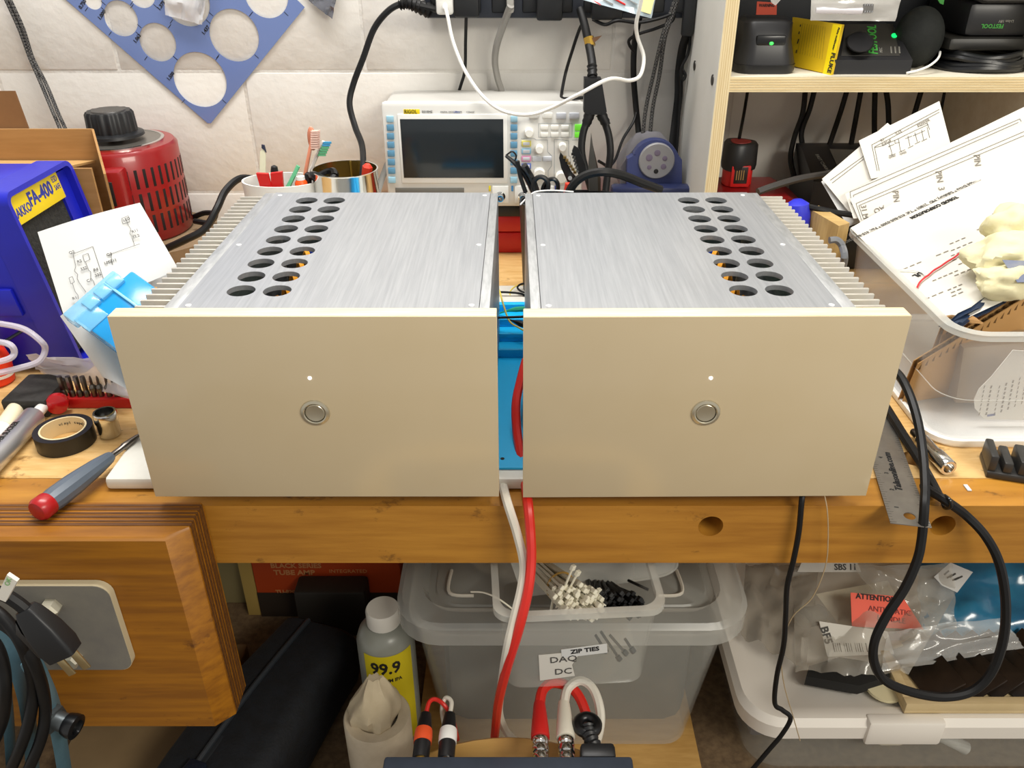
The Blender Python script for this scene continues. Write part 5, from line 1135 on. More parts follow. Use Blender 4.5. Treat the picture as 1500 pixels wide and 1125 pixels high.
obj('brown_pack', MB().prism([P(1400, 590, Y=.83), P(1520, 590, Y=.83), P(1520, 500, Y=.83), P(1412, 510, Y=.83)], (0, .03, 0)), mat('brown_pack', '#a08a6c', .8), None, P(1460, 590, Y=.84), 'brown paper pack standing behind the shipping label in the tote', 'pack')
# ================================================================== right end of the bench
RZ = -.5085
C_, B_, D_ = P(1365, 775, z=RZ), P(1303, 607, z=RZ), P(1304, 767, z=RZ)
ul = (B_-C_); Lr = ul.length; ul.normalize(); wv = (D_-C_); wv = (wv-ul*wv.dot(ul)); Wr = wv.length; wv.normalize()
MRl = frameM(D_, -wv, ul); 
if (MRl.to_3x3() @ V((0, 0, 1))).z < 0: MRl = frameM(C_, wv, ul); flip = True
else: flip = False
hc = MRl.inverted() @ P(1332, 757, z=RZ)
rl = obj('steel_ruler', plate([[(0, 0), (Wr, 0), (Wr, Lr), (0, Lr)], circ(hc.x, hc.y, .0055)], .0009, MRl), mat('ruler_steel', '#a9a49b', .38, .85, '#96918a', 25, bump=.05), None, C_, 'steel ruler with a hang hole overhanging the bench edge', 'ruler')
RP = Plane((0, 0, H+RZ+.001), (0, 0, 1))
o, x_, y_ = RP.frame(1318, 719, 1307, 666, .0003); text(rl, 'Talasonline.com', .0095, o, ul, V((0, 0, 1)).cross(ul), INKB, bold=.02, shear=.25, sx=1.12)
for s, px, py in (('1', 1314, 744), ('2', 1307, 718), ('3', 1299, 694), ('4', 1291, 671)):
    o = RP.hit(px, py, .0003); text(rl, s, .006, o, ul, V((0, 0, 1)).cross(ul), INK, 'printed_text')
kk = MB()
for k in range(40):
    l = .006 if k % 4 == 0 else .0035
    for e in (0, 1):
        base = MRl @ V((Wr*e, .002+k*.004, .0012)); inn = MRl @ V((Wr*e+(l if e == 0 else -l), .002+k*.004, .0012))
        if k*.004 < Lr-.004: kk.stroke([base, inn], .0004, (0, 0, 1))
obj('scale_marks', kk, INK, rl, smooth=0)
# power cord loop
cd = [P(1300, 535, Y=.80), P(1318, 551, Y=.775), P(1333, 580, Y=.745), P(1345, 620, Y=.715), P(1352, 665, Y=.685), P(1355, 710, Y=.652), P(1354, 745, Y=.628), P(1350, 790, Y=.618), P(1343, 822, Y=.612), P(1325, 862, Y=.605), P(1298, 903, Y=.598), P(1281, 940, Y=.592), P(1281, 972, Y=.589), P(1298, 998, Y=.588), P(1340, 1015, Y=.588), P(1385, 1021, Y=.588), P(1425, 1012, Y=.590), P(1453, 984, Y=.594), P(1470, 935, Y=.602), P(1473, 880, Y=.612), P(1464, 826, Y=.622), P(1444, 786, Y=.632), P(1415, 755, Y=.645), P(1388, 735, z=-.498), P(1366, 721, z=-.500), P(1353, 711, z=-.5035)]
cable('power_cable', 'black power cord hanging in a big loop over the bench edge beside the ruler', cd, .0047, RUBBER)
cable('tied_cable', 'black cord strand tied to the power cord loop at the bench edge', [P(1290, 585, z=-.503), P(1306, 610, z=-.503), P(1328, 645, z=-.503), P(1350, 680, z=-.503), P(1366, 708, z=-.502), P(1376, 727, z=-.502)], [.0054-.00003*k for k in range(41)], RUBBER)
cable('twist_tie', 'black twist tie round the two cords at the bench edge', [P(1384, 726, z=-.494), P(1391, 732, z=-.4925), P(1393, 742, z=-.500), P(1384, 744, z=-.508), P(1380, 734, z=-.507)], .0018, BLACKS, cat='tie')
# socket driver
a = P(1337, 631, z=-.502); b = P(1390, 686, z=-.5005); ax = (b-a).normalized(); ln = (b-a).length
sx_ = thing('socket_extension', 'chrome socket on a knurled extension bar lying beside the white lid', 'socket wrench', a)
obj('drive_end', MB().lathe([(.0030, 0), (.0045, .002), (.0045, .012), (.0035, .014)], a, ax, 16), DSTEEL, sx_)
obj('socket_shell', MB().lathe([(.0035, .013), (.0065, .016), (.0078, .020), (.0070, ln*.62), (.0085, ln*.68), (.0088, ln-.001), (.0080, ln), (.0055, ln), (.0050, ln-.01), (.0003, ln-.01)], a, ax, 24), CHROME, sx_)
# black holder
hb = thing('clip_holder', 'ridged black plastic clip holder lying at the bench edge', 'holder', P(1475, 690, z=ZB))
a = P(1443, 700, z=ZB); b = P(1520, 712, z=ZB); ux_ = (b-a).normalized(); uy_ = V((-ux_.y, ux_.x, 0))
Mh = frameM(a, ux_, uy_)
HBM = mat('holder_black', '#2b2a28', .4)
obj('base', MB().box(0, .085, 0, .040, 0, .008, .002, Mh), HBM, hb)
for k, (x0_, w_, h_) in enumerate(((0, .008, .026), (.014, .009, .020), (.028, .010, .024), (.043, .010, .022), (.06, .02, .02))):
    obj('ridge', MB().box(x0_, x0_+w_, .002, .038, .007, h_, .002, Mh), HBM if k != 4 else mat('slate_block', '#4d5a66', .4), hb)
obj('steel_insert', MB().box(.0545, .0575, .010, .026, .007, .019, .0005, Mh), CHROME, hb)
for px, py in ((1417, 715), (1335, 600)):
    q = P(px, py, z=ZB); obj('paper_scrap', MB().box(q.x-.002, q.x+.002, q.y-.005, q.y+.005, q.z, q.z+.001), PAPER, None, q, 'tiny white paper scrap on the bench beside the ' + ('black clip holder' if px > 1400 else 'steel ruler'), 'scrap')
# thin cords over the front edge
cable('speaker_wire', 'thin black twin cord dropping from under the glossy amplifier', PY([(1176, 722, .652), (1174, 738, .646), (1170, 780, .643), (1162, 822, .642), (1153, 860, .642), (1151, 900, .642), (1148, 945, .643), (1138, 990, .645), (1135, 1030, .647), (1146, 1040, .648), (1158, 1052, .648), (1146, 1075, .645), (1125, 1100, .642), (1098, 1132, .638)]), .0028, RUBBER)
cable('copper_strand', 'single fine copper strand hanging from the glossy amplifier', PY([(1208, 726, .650), (1212, 750, .645), (1213, 790, .644), (1209, 830, .644), (1190, 875, .644), (1160, 905, .645), (1145, 950, .646), (1148, 1000, .648), (1162, 1050, .650), (1172, 1085, .650)]), .0006, mat('copper', '#d3bd98', .3, .5), cat='wire')
# ================================================================== long leads over the bench front
REDC = mat('red_cord', '#d3281d', .4); WHC = mat('white_cord', '#dcd6c8', .45)
cable('red_audio_lead', 'long red audio lead hanging through the gap between the amplifiers', [P(770, 528, Y=.83), P(763, 555, Y=.80), P(756, 590, Y=.77), P(757, 630, Y=.745), P(763, 670, Y=.715), P(768, 700, Y=.69), P(773, 735, Y=.645), P(777, 780, Y=.628), P(778, 822, Y=.615), P(773, 868, Y=.60), P(759, 925, Y=.588), P(742, 980, Y=.588), P(730, 1030, Y=.605), P(725, 1075, Y=.63), P(722, 1110, Y=.64)], .0049, REDC)
cable('white_audio_lead', 'long white audio lead hanging behind the red one to the stool', [P(736, 640, Y=.80), P(733, 672, Y=.74), P(736, 705, Y=.69), P(743, 735, Y=.647), P(757, 780, Y=.634), P(767, 825, Y=.622), P(764, 860, Y=.607), P(752, 910, Y=.594), P(742, 955, Y=.588), P(734, 1010, Y=.602), P(731, 1045, Y=.62), P(742, 1072, Y=.64), P(765, 1095, Y=.65)], .0047, WHC)
# ================================================================== under the bench
ZF = -1.0
# --- big clear tote
bt_ = thing('storage_tote', 'large clear plastic storage tote with its lid on, under the bench', 'tote', (.065, .95, H-.99))
X0, X1, YA, YBk, ZL = -.148, .277, .698, 1.19, -.722
obj('tote_shell', tote(MB(), X0+.012, X1-.012, YA+.012, YBk, -.990, ZL-.022, .030, .05, .003, rim=.004), CLEAR, bt_)
def lr(d, z): return [(p[0], p[1], H+z) for p in rrect(X0+d, X1-d, YA+d, YBk-d, max(.055-d*.5, .008), 6)]
lid = obj('tote_lid', MB().rings([lr(0, ZL-.030), lr(0, ZL-.006), lr(.006, ZL), lr(.030, ZL), lr(.036, ZL-.012), lr(.044, ZL-.012), lr(.046, ZL-.010), lr(.12, ZL-.010)], False, True), CLEARW, bt_)
for x_ in (.20, -.085):
    obj('lid_rib', MB().tube(spline([(x_, .80, H+ZL-.006), (x_, .76, H+ZL-.006), (x_+.03 if x_ < 0 else x_-.03, .755, H+ZL-.006)], 6), .0022, 6), WHC, lid)
obj('brown_bundle', MB().rbox(-.10, .23, .765, 1.15, -.985, -.80, .03), mat('dusky_fabric', '#44423d', .9, 0, '#57534b', 14), None, (.06, .95, H-.985), 'dusky grey bundle of fabric inside the large clear tote', 'bundle')
obj('white_bundle', MB().ell((.02, .93, H-.775), .11, .10, .035, 24, 12), mat('pale_fabric', '#a39b88', .9, 0, '#8f8775', 12), None, (.02, .93, H-.865), 'pale bundle lying on the dusky fabric inside the clear tote', 'bundle')
# --- box of zip ties overhanging the lid
zA, zB_ = P(724, 905, z=-.604), P(978, 893, z=-.604)
ang = math.atan2(zB_.y-zA.y, zB_.x-zA.x); Wz = (zB_-zA).length; Dz, Hz = .185, .116
MZ = Matrix.Translation((zA.x, zA.y, H-.604-Hz)) @ Matrix.Rotation(ang, 4, 'Z')
zt_ = thing('tie_box', 'clear open box of zip ties labelled in print, overhanging the large tote lid', 'box', MZ @ V((Wz/2, Dz/2, 0)))
def zr(d, z, r=.018): return [MZ @ V((p[0], p[1], z)) for p in rrect(d, Wz-d, d, Dz-d, r, 6)]
obj('box_shell', MB().rings([zr(.014, .002), zr(.012, 0), zr(.005, Hz-.008), zr(0, Hz-.008), zr(0, Hz), zr(.006, Hz), zr(.007, Hz-.008), zr(.014, .002)], False, True), CLEARB, zt_)
obj('box_rim', MB().rings([zr(-.0008, Hz-.007), zr(-.0008, Hz+.0006), zr(.0066, Hz+.0006), zr(.0066, Hz-.007)], closed=True), CLEARW, zt_)
def zl(x_, y_, z_): return MZ @ V((x_, y_, z_))
FZ = Plane(zl(Wz/2, .0085, Hz*.5), MZ.to_3x3() @ V((0, -1, -.062)))
t_ = obj('printed_label', MB().prism([FZ.hit(*p, .0012) for p in ((822, 952), (889, 943), (890, 956), (823, 964))], -FZ.n*.0004), PAPER, zt_)
o, x_, y_ = FZ.frame(836, 955.5, 878, 950, .0014); text(t_, 'ZIP TIES', .0085, o, x_, y_, INKB, bold=.03, sx=1.0)
t_ = obj('handwritten_label', MB().prism([FZ.hit(*p, .0008) for p in ((789, 960), (846, 955), (846, 962), (838, 974), (842, 990), (791, 997))], -FZ.n*.0004), PAPERW, zt_)
o, x_, y_ = FZ.frame(805, 968, 835, 965, .0012); text(t_, 'DAQ', .013, o, x_, y_, INK)
o, x_, y_ = FZ.frame(812, 985, 835, 983, .0012); text(t_, 'DC', .013, o, x_, y_, INK)
TIEW = mat('tie_white', '#e9e4d0', .4); TIEB = mat('tie_black', '#121212', .45)
random.seed(11)
# bundle of white ties: one object per tie
base_tie = None
def zip_tie(label, p0, p1, m, grp, head=.0055):
    p0, p1 = V(p0), V(p1); d = (p1-p0); L = d.length; d.normalize(); s_ = d.orthogonal().normalized(); n_ = d.cross(s_)
    t = thing('zip_tie', label, 'zip tie', p0, grp)
    M_ = frameM(p0, s_, n_)
    obj('strap', MB().box(-.0014, .0014, -.0006, .0006, 0, L, 0, M_), m, t, smooth=0)
    obj('head', MB().box(-head/2, head/2, -.0022, .0022, L-.001, L+head, .0006, M_, 1), m, t, smooth=0)
wg, bg_ = 'white zip ties bundled in the clear box', 'black zip ties bundled in the clear box'
cxw, cyw = P(842, 900, Y=.66).x, .655
for k in range(130):
    r_ = math.sqrt(random.random()); a_ = random.random()*6.283
    e0 = P(846+34*r_*math.cos(a_)-8*r_*math.sin(a_), 880-27*r_*math.sin(a_), Y=.645+.014*random.random()+.022*r_*math.sin(a_))
    bx0 = V((cxw-.040+.010*math.cos(a_)*r_, cyw+.085+.010*random.random(), H-.672+.014*math.sin(a_)*r_))
    zip_tie('white zip tie in the bundle held upright in the clear box', bx0, e0, TIEW, wg)
for (p_, q_) in (((846, 900), (866, 872)), ((850, 905), (875, 868)), ((815, 890), (838, 834)), ((818, 893), (845, 842)), ((806, 900), (812, 866))):
    zip_tie('white zip tie in the bundle held upright in the clear box', P(p_[0], p_[1], Y=.66), P(q_[0], q_[1], Y=.665), TIEW, wg)
cxb = P(905, 890, Y=.68).x
for k in range(90):
    r_ = math.sqrt(random.random()); a_ = random.random()*6.283
    e_ = P(903+42*r_*math.cos(a_), 882-20*r_*math.sin(a_)+6*math.cos(a_)*r_, Y=.655+.012*random.random()+.016*r_*math.sin(a_))
    zip_tie('black zip tie in the bundle lying in the clear box', (cxb-.03+.02*random.random(), .745+.01*random.random(), H-.69), e_, TIEB, bg_)
for (p_, q_) in (((880, 925), (905, 962)), ((872, 930), (885, 950)), ((915, 935), (925, 950)), ((893, 930), (914, 954))):
    zip_tie('black zip tie in the bundle lying in the clear box', P(p_[0], p_[1], Y=.640), P(q_[0], q_[1], Y=.634), TIEB, bg_)
hb0, hb1 = V((cxw-.040, cyw+.09, H-.672)), P(846, 880, Y=.652); c = hb0.lerp(hb1, .62); axb = (hb1-hb0).normalized(); s1 = axb.orthogonal().normalized(); s2_ = axb.cross(s1)
obj('rubber_band', MB().tube([c+s1*.0165*math.cos(t)+s2_*.0165*math.sin(t) for t in [2*math.pi*k/20 for k in range(20)]], .0012, 6, closed=True), mat('tan_rubber', '#a5813c', .5), None, c, 'tan rubber band round the bundle of white zip ties', 'band')
cable('loose_tie', 'thin white tie bent over the rim of the clear zip tie box', [P(690, 867, Y=.66), P(708, 868, Y=.65), P(728, 876, Y=.64), P(748, 890, Y=.64), P(765, 905, Y=.645)], .0009, TIEW, cat='zip tie')
cable('loose_tie', 'short black tie lying on the tilted clear lid', [P(920, 850, Y=.70), P(935, 857, Y=.69), P(950, 864, Y=.685)], .0016, TIEB, cat='zip tie')
ll = Plane(P(880, 850, Y=.72), (-.1, -.75, .6))
lpd = [ll.hit(*p) for p in ((765, 872), (905, 852), (985, 838), (990, 822), (950, 800), (740, 800))]
mbl = MB().prism(lpd, ll.n*.002)
ol = obj('tilted_cover', mbl, CLEARW, None, lpd[0], 'clear rounded lid tilted inside the back of the zip tie box', 'lid')
obj('lid_lip', MB().tube(spline([ll.hit(*p) for p in ((765, 872), (835, 862), (905, 852), (965, 843), (988, 832), (990, 818))], 5), .0028, 6), CLEARW, ol)
# --- bottle of alcohol
q = V((-.172, .772, H-.9995)); 
ib = thing('alcohol_bottle', 'grey alcohol bottle with yellow label tucked beside the large clear tote', 'bottle', q)
obj('bottle_body', MB().lathe([(.033, 0), (.037, .004), (.037, .186), (.033, .199), (.024, .208), (.0165, .211), (.0165, .214)], q, seg=36), mat('bottle_grey', '#8d8f86', .3), ib)
obj('cap', MB().lathe([(.0215, .212), (.0215, .232), (.020, .235), (.001, .235)], q, seg=30), mat('cap_white', '#d9d6cd', .45), ib)
def arc(r, z0, z1, a0, a1, n=16):
    mb = MB(); A = [(q.x+r*math.cos(math.radians(a0+(a1-a0)*k/n)), q.y+r*math.sin(math.radians(a0+(a1-a0)*k/n))) for k in range(n+1)]
    lo = [mb.bm.verts.new((x_, y_, q.z+z0)) for x_, y_ in A]; hi = [mb.bm.verts.new((x_, y_, q.z+z1)) for x_, y_ in A]
    for k in range(n): mb.bm.faces.new((lo[k], lo[k+1], hi[k+1], hi[k]))
    return mb
yl = obj('bottle_label', arc(.0374, .02, .187, -128, -25), mat('dull_yellow', '#d8c51c', .5), ib)
def cyl_text(parent, s, a_c, z, size, m, bold=.02, sx=.8):
    cu = bpy.data.curves.new('tmp', 'FONT'); cu.body = s; cu.size = size; cu.offset = bold*size; cu.align_x = 'CENTER'; cu.align_y = 'CENTER'; cu.resolution_u = 2
    t = bpy.data.objects.new('tmp', cu); me = bpy.data.meshes.new_from_object(t); bpy.data.objects.remove(t); bpy.data.curves.remove(cu)
    r = .0378
    for v in me.vertices:
        a = math.radians(a_c)+v.co.x*sx/r; v.co = V((q.x+r*math.cos(a), q.y+r*math.sin(a), q.z+z+v.co.y))-q
    me.validate(); obj('printed_text', me, m, parent)
cyl_text(yl, '99.9', -84, .165, .027, INKB, .03, .85); cyl_text(yl, 'PREMIUM IPA', -84, .144, .0085, INKB, .03, .8)
cyl_text(yl, 'OH', -88, .118, .007, INK); cyl_text(yl, 'CH3', -66, .104, .007, INK)
kk = MB()
def cp_(a, z, r=.0379): return V((q.x+r*math.cos(math.radians(a)), q.y+r*math.sin(math.radians(a)), q.z+z))
for pts in (((-72, .112), (-72, .105), (-60, .100), (-54, .103)), ((-72, .105), (-84, .100)), ((-75, .078), (-60, .074), (-45, .078), (-50, .068))): kk.stroke([cp_(*p) for p in pts], .001, (.3, -.9, 0))
obj('printed_lines', kk, INKB, yl, smooth=0)
# --- wipes tub with tissue
q2 = V((-.175, .690, H-.9995))
wt = thing('paper_roll', 'pale paper towel roll with a crumpled sheet pulled from its centre', 'paper roll', q2)
obj('roll', MB().rings([[(q2.x+r*math.cos(2*math.pi*k/40), q2.y+r*math.sin(2*math.pi*k/40), q2.z+z) for k in range(40)] for r, z in ((.041, 0), (.041, .134), (.0395, .136), (.026, .135), (.024, .12))]), mat('towel_roll', '#d3c6ae', .9, 0, '#c7b99f', 40, bump=.15, bs=120), wt)
random.seed(3)
mb = MB(); rg = []
for i in range(9):
    f = i/8; r = .024+.018*math.sin(f*3.0)*(1-f*.4)+.003; zz = .126+.072*f
    rg.append([(q2.x-.002+.004*f+(r*(1-.72*f)*(1+.35*noise.noise(V((math.cos(t)*1.7, math.sin(t)*1.7, f*2.5)))))*math.cos(t), q2.y+.004+r*(1-.80*f)*(1+.3*noise.noise(V((math.cos(t)*2.2, math.sin(t)*2.2, f*3+7))))*math.sin(t), q2.z+zz+.006*noise.noise(V((math.cos(t)*2, math.sin(t)*2, 3)))) for t in [2*math.pi*k/36 for k in range(36)]])
obj('pulled_sheet', mb.rings(rg), mat('tissue', '#cdbfa2', .95, 0, '#c0b193', 30), wt, smooth=25)
# --- black tool bag
MBag = Matrix.Translation((-.325, .76, H-.9995)) @ Matrix.Rotation(math.radians(-19), 4, 'Z')
BAGM = mat('black_canvas', '#0b0d11', .8, 0, '#12161d', 60, bump=.25, bs=300)
tb = thing('tool_bag', 'long black canvas tool bag with a zip seam lying under the bench', 'bag', MBag @ V((0, 0, 0)))
mb = MB(); rg = []
for i in range(13):
    f = i/12; y_ = -.22+.36*f; sw = .064+.006*math.sin(f*5); hh_ = .110+.012*math.sin(f*3.1)-.02*(f > .95)
    e = .012 if i in (0, 12) else 0
    rg.append([MBag @ V((p[0], y_, p[1])) for p in rrect(-sw+e, sw-e, 0.0, hh_-e, .028, 5)])
obj('bag_body', mb.rings(rg), BAGM, tb)
obj('zip_seam', MB().tube([MBag @ V((-.012, -.19+.30*k/12, .113+.012*math.sin((k/12*.85+.08)*3.1))) for k in range(13)], .0035, 6), mat('zip_grey', '#2b3036', .5), tb)
obj('buckle', MB().box(-.022, .002, -.165, -.135, .116, .126, .003, MBag), mat('buckle_blue_black', '#1b2230', .25), tb)
obj('webbing', MB().box(-.016, -.004, -.137, -.02, .117, .1205, .001, MBag), mat('webbing', '#171b20', .7), tb)
# --- orange carton
X0c, X1c, Yc = -.418, -.186, .990
oc = thing('orange_carton', 'orange amplifier carton with pale lettering at the back of the lower shelf', 'carton', (-.30, 1.05, H-1.0))
obj('carton_body', MB().rbox(X0c, X1c, Yc, 1.15, -.9995, -.80, .002), mat('orange_carton', '#b5400c', .6), oc)
obj('dark_band', MB().rbox(X0c, X1c, Yc-.0006, Yc+.001, -.9995, -.948, 0), mat('carton_dark', '#2e241a', .6), oc)
CP_ = Plane((0, Yc, H), (0, -1, 0)); PALE = mat('carton_print', '#c98a55', .6)
for s, sz, px, py in (('BLACK SERIES', .013, 396, 829), ('TUBE AMP', .014, 401, 839), ('TU-8200', .010, 404, 867)):
    text(oc, s, sz, CP_.hit(px, py, .0004), (1, 0, 0), (0, 0, 1), PALE, bold=.03)
text(oc, 'INTEGRATED', .010, CP_.hit(482, 837, .0004), (1, 0, 0), (0, 0, 1), PALE)
db = obj('dark_device', MB().rbox(-.345, -.235, .945, .985, -.9995, -.905, .006), mat('dark_bronze', '#231e17', .6), None, (-.29, .965, H-1.0), 'dark boxy device standing against the orange carton', 'device')
obj('pale_board', MB().rbox(-.52, -.42, 1.02, 1.04, -.9995, -.6, .001), mat('pale_grey_board', '#8d8158', .7), None, (-.47, 1.03, H-1.0), 'pale board standing on end beside the orange carton', 'board')
obj('cream_board', MB().rbox(-.44, -.419, .992, 1.01, -.9995, -.62, .001), mat('cream_board', '#b79a52', .7), None, (-.43, 1.0, H-1.0), 'narrow cream batten standing against the orange carton', 'batten')
# --- cream box low at the left
obj('tan_panel', MB().rbox(-.60, -.41, .66, .90, -.9995, -.965, .004), mat('tan_panel', '#8a7350', .7, 0, '#7c6646', 9), None, (-.5, .78, H-1.0), 'low tan panel lying on the shelf under the vise jaw', 'panel')
# ================================================================== white lidded tote at the right
wl_ = thing('storage_tote', 'flat clear storage tote with a white lid under the bench end', 'tote', (.6, .95, H-.9995))
XL0, XL1, YL0, YL1 = .283, .86, .690, 1.14
def wr(d, z): return [(p[0], p[1], H+z) for p in rrect(XL0+d, XL1-d, YL0+d, YL1-d, max(.05-d*.4, .008), 7)]
obj('tote_shell', MB().rings([wr(.022, -.9995), wr(.010, -.905), wr(.013, -.905), wr(.025, -.9965)], False, True), CLEARB, wl_)
LIDW = mat('lid_white', '#e9e3d9', .4)
wlid = obj('tote_lid', MB().rings([wr(0, -.908), wr(-.001, -.886), wr(.006, -.877), wr(.022, -.877), wr(.030, -.884), wr(.2, -.884)], False, True), LIDW, wl_)
a, b = P(1278, 1040, Y=YL0).x, P(1392, 1040, Y=YL0).x
obj('lid_latch', MB().rbox(a, b, YL0-.005, YL0+.012, -.915, -.874, .004), LIDW, wl_)
# contents through its front
for (x0_, x1_, y_, z0_, z1_, c_, lab) in ((.31, .42, .74, -.97, -.94, '#6b6a70', 'grey pouch of parts inside the flat white lidded tote'), (.42, .55, .75, -.955, -.935, '#45444a', 'dark strip lying inside the flat white lidded tote'),
                                       (.485, .522, .735, -.985, -.96, '#e8dcc0', 'cream block inside the flat white lidded tote'), (.56, .66, .76, -.97, -.925, '#55555a', 'dark grey box inside the flat white lidded tote'),
                                       (.31, .70, .79, -.994, -.975, '#c99a4a', 'tan cardboard layer at the bottom of the white lidded tote')):
    nm = {'#6b6a70': 'grey_pouch', '#45444a': 'dark_strip', '#e8dcc0': 'cream_block', '#55555a': 'grey_box', '#c99a4a': 'cardboard_layer'}[c_]
    obj(nm, MB().rbox(x0_, x1_, y_, y_+.06 if c_ != '#c99a4a' else 1.08, z0_, z1_, .006), mat('in'+c_, c_, .6), None, ((x0_+x1_)/2, y_+.03, H+z0_), lab, 'box' if 'box' in nm else 'parts')
obj('plastic_rod', MB().tube([(.535, .715, H-.925), (.585, .712, H-.955)], .009, 12), CLEARW, None, (.535, .715, H-.925), 'frosted plastic rod leaning inside the white lidded tote', 'rod')
# --- wooden tray of cards on the lid
ZT_ = -.8765
tx0, ty0 = P(1328, 1033, z=-.86).x, P(1328, 1033, z=-.86).y
tr = thing('wooden_tray', 'shallow pale wooden tray of dark cards on the white tote lid', 'tray', (tx0+.12, ty0+.1, H+ZT_))
TRW = mat('tray_wood', '#cdb78c', .6, 0, '#bda679', 10, (1, 8, 1))
obj('tray_base', MB().rbox(tx0, tx0+.30, ty0, ty0+.105, ZT_+.0005, ZT_+.006, .001), TRW, tr)
for nm, bb in (('front_rail', (tx0, tx0+.30, ty0, ty0+.012)), ('side_rail', (tx0, tx0+.012, ty0+.012, ty0+.105)), ('rear_rail', (tx0+.012, tx0+.30, ty0+.095, ty0+.105))):
    obj(nm, MB().rbox(*bb, ZT_+.0055, ZT_+.018, .001), TRW, tr)
CARD = mat('dark_card', '#0e0d0c', .3, 0, '#2b211a', 25)
for k in range(7):
    x_ = tx0+.028+.026*k; m_ = Matrix.Translation((x_, ty0+.052, H+ZT_+.0065)) @ Matrix.Rotation(math.radians(12+3*k), 4, 'Z') @ Matrix.Rotation(math.radians(-28), 4, 'Y')
    obj('dark_card', MB().box(0, .050, -.042, .046, 0, .003, .0005, m_), CARD, None, m_ @ V((0, 0, 0)), ('first', 'second', 'third', 'fourth', 'fifth', 'sixth', 'seventh')[k]+' dark card in the wooden tray, counted from the foam pad', 'card', 'dark cards in the wooden tray')
# --- blue bag behind
bb_ = [P(1345, 945, Y=.80), P(1540, 968, Y=.785), P(1560, 815, Y=.90), P(1345, 815, Y=.92)]
obj('blue_bag', crumple(bb_, .014, 22, 18, 4, 71), mat('blue_film', '#2f7fa3', .18, 0, '#245f85', 10, spec=.8), None, bb_[0], 'shiny blue plastic bag above the wooden tray of cards', 'bag')
lq = Plane(P(1390, 870, Y=.84), (-.1, -.7, .7))
wlb = thing('white_sticker_card', 'white card with a grey printed square against the blue bag', 'card', lq.hit(1390, 880))
obj('card_sheet', MB().prism([lq.hit(*p) for p in ((1368, 845), (1392, 824), (1425, 838), (1402, 868), (1380, 858))], lq.n*.0006), PAPER, wlb)
kk = MB()
for k in range(5): kk.stroke([lq.hit(1383+4*k, 842+1.8*k+(k % 2)*3, .001), lq.hit(1390+5*k, 836+2*k+(k % 2)*4, .001)], .0022, lq.n)
obj('printed_marks', kk, INK, wlb, smooth=0)
# --- clear bags of parts on the white lid
def film(name, cs, amp, seed, label, m=FILM, sc=5, n=22): return obj(name, crumple(cs, amp, n, n, sc, seed), m, None, cs[0], label, 'bag')
FILM2 = mat('cloudy_film', '#d8d2c4', .1, alpha=.22, spec=1.0)
bA = [P(1165, 985, z=-.855), P(1330, 990, z=-.855), P(1420, 835, Y=.88), P(1160, 835, Y=.92)]
film('plastic_bag', bA, .018, 5, 'crinkled clear bag holding a black foam pad and orange label', FILM2)
bB = [P(1085, 930, z=-.858), P(1180, 980, z=-.858), P(1200, 828, Y=.93), P(1092, 828, Y=.95)]
film('plastic_bag', bB, .012, 9, 'cloudy clear bag bunched against the large tote', mat('greyer_film', '#a79f90', .12, alpha=.36, spec=.9))
bC = [P(1330, 950, z=-.866), P(1400, 930, z=-.862), P(1395, 828, Y=.86), P(1250, 828, Y=.9)]
film('plastic_bag', bC, .012, 14, 'clear bag with a white flap leaning towards the blue bag', FILM2)
bD = [P(1290, 985, z=-.852), P(1500, 950, z=-.846), P(1470, 905, Y=.79), P(1300, 925, Y=.80)]
film('plastic_bag', bD, .008, 17, 'loose clear bag draped across the wooden tray', FILM, 4, 16)
# parts in the bag
kp_ = [P(px, py, z=-.876) for px, py in ((1178, 1003), (1255, 1017), (1300, 1003), (1290, 985), (1226, 975), (1182, 988))]
obj('foam_pad', MB().prism(kp_, (0, 0, .016)), mat('black_foam_pad', '#171614', .9), None, kp_[0], 'black foam pad in the crinkled clear bag on the white lid', 'pad')
lo = Plane(P(1290, 895, Y=.83), (.05, -.72, .69))
og = thing('warning_label', 'bright orange red antistatic label inside the crinkled clear bag', 'label', lo.hit(1290, 920))
obj('label_card', MB().prism([lo.hit(*p) for p in ((1246, 868), (1322, 874), (1353, 922), (1248, 918))], -lo.n*.0006), mat('fluorescent_orange', '#e84a22', .5), og)
ptext(lo, og, 'ATTENTION', .010, 1254, 873, 1310, 879, INKB, .0006, bold=.03)
ptext(lo, og, 'ANTI-STATIC', .010, 1272, 891, 1335, 899, mat('dark_red_ink', '#7a1a10', .6), .0006)
ptext(lo, og, 'HANDLE', .010, 1285, 905, 1340, 912, MC['dark_red_ink'], .0006)
lw = Plane(P(1240, 935, Y=.80), (.0, -.66, .75))
bw = thing('barcode_label', 'white barcode label inside the crinkled clear bag', 'label', lw.hit(1240, 955))
obj('label_card', MB().prism([lw.hit(*p) for p in ((1200, 910), (1300, 925), (1310, 958), (1212, 962))], -lw.n*.0006), PAPERW, bw)
kk = MB()
for k in range(16):
    if k % 5 == 4: continue
    kk.stroke([lw.hit(1220+3.2*k, 942, .0006), lw.hit(1223+3.2*k, 955, .0006)], .0006+.0006*(k % 3 == 0), lw.n)
obj('barcode', kk, INKB, bw, smooth=0)
ptext(lw, bw, 'BF5', .015, 1206, 918, 1212, 936, INK, .0006, bold=.03)
wq = Plane(P(1210, 835, Y=.90), (.05, -.8, .6))
ww = thing('part_label', 'white part number label high in the bag, under the bench edge', 'label', wq.hit(1210, 845))
obj('label_card', MB().prism([wq.hit(*p) for p in ((1168, 838), (1262, 838), (1255, 822), (1176, 820))], -wq.n*.0006), PAPERW, ww)
ptext(wq, ww, 'SBS 11', .012, 1222, 831, 1252, 831, INK, .0006, bold=.02)
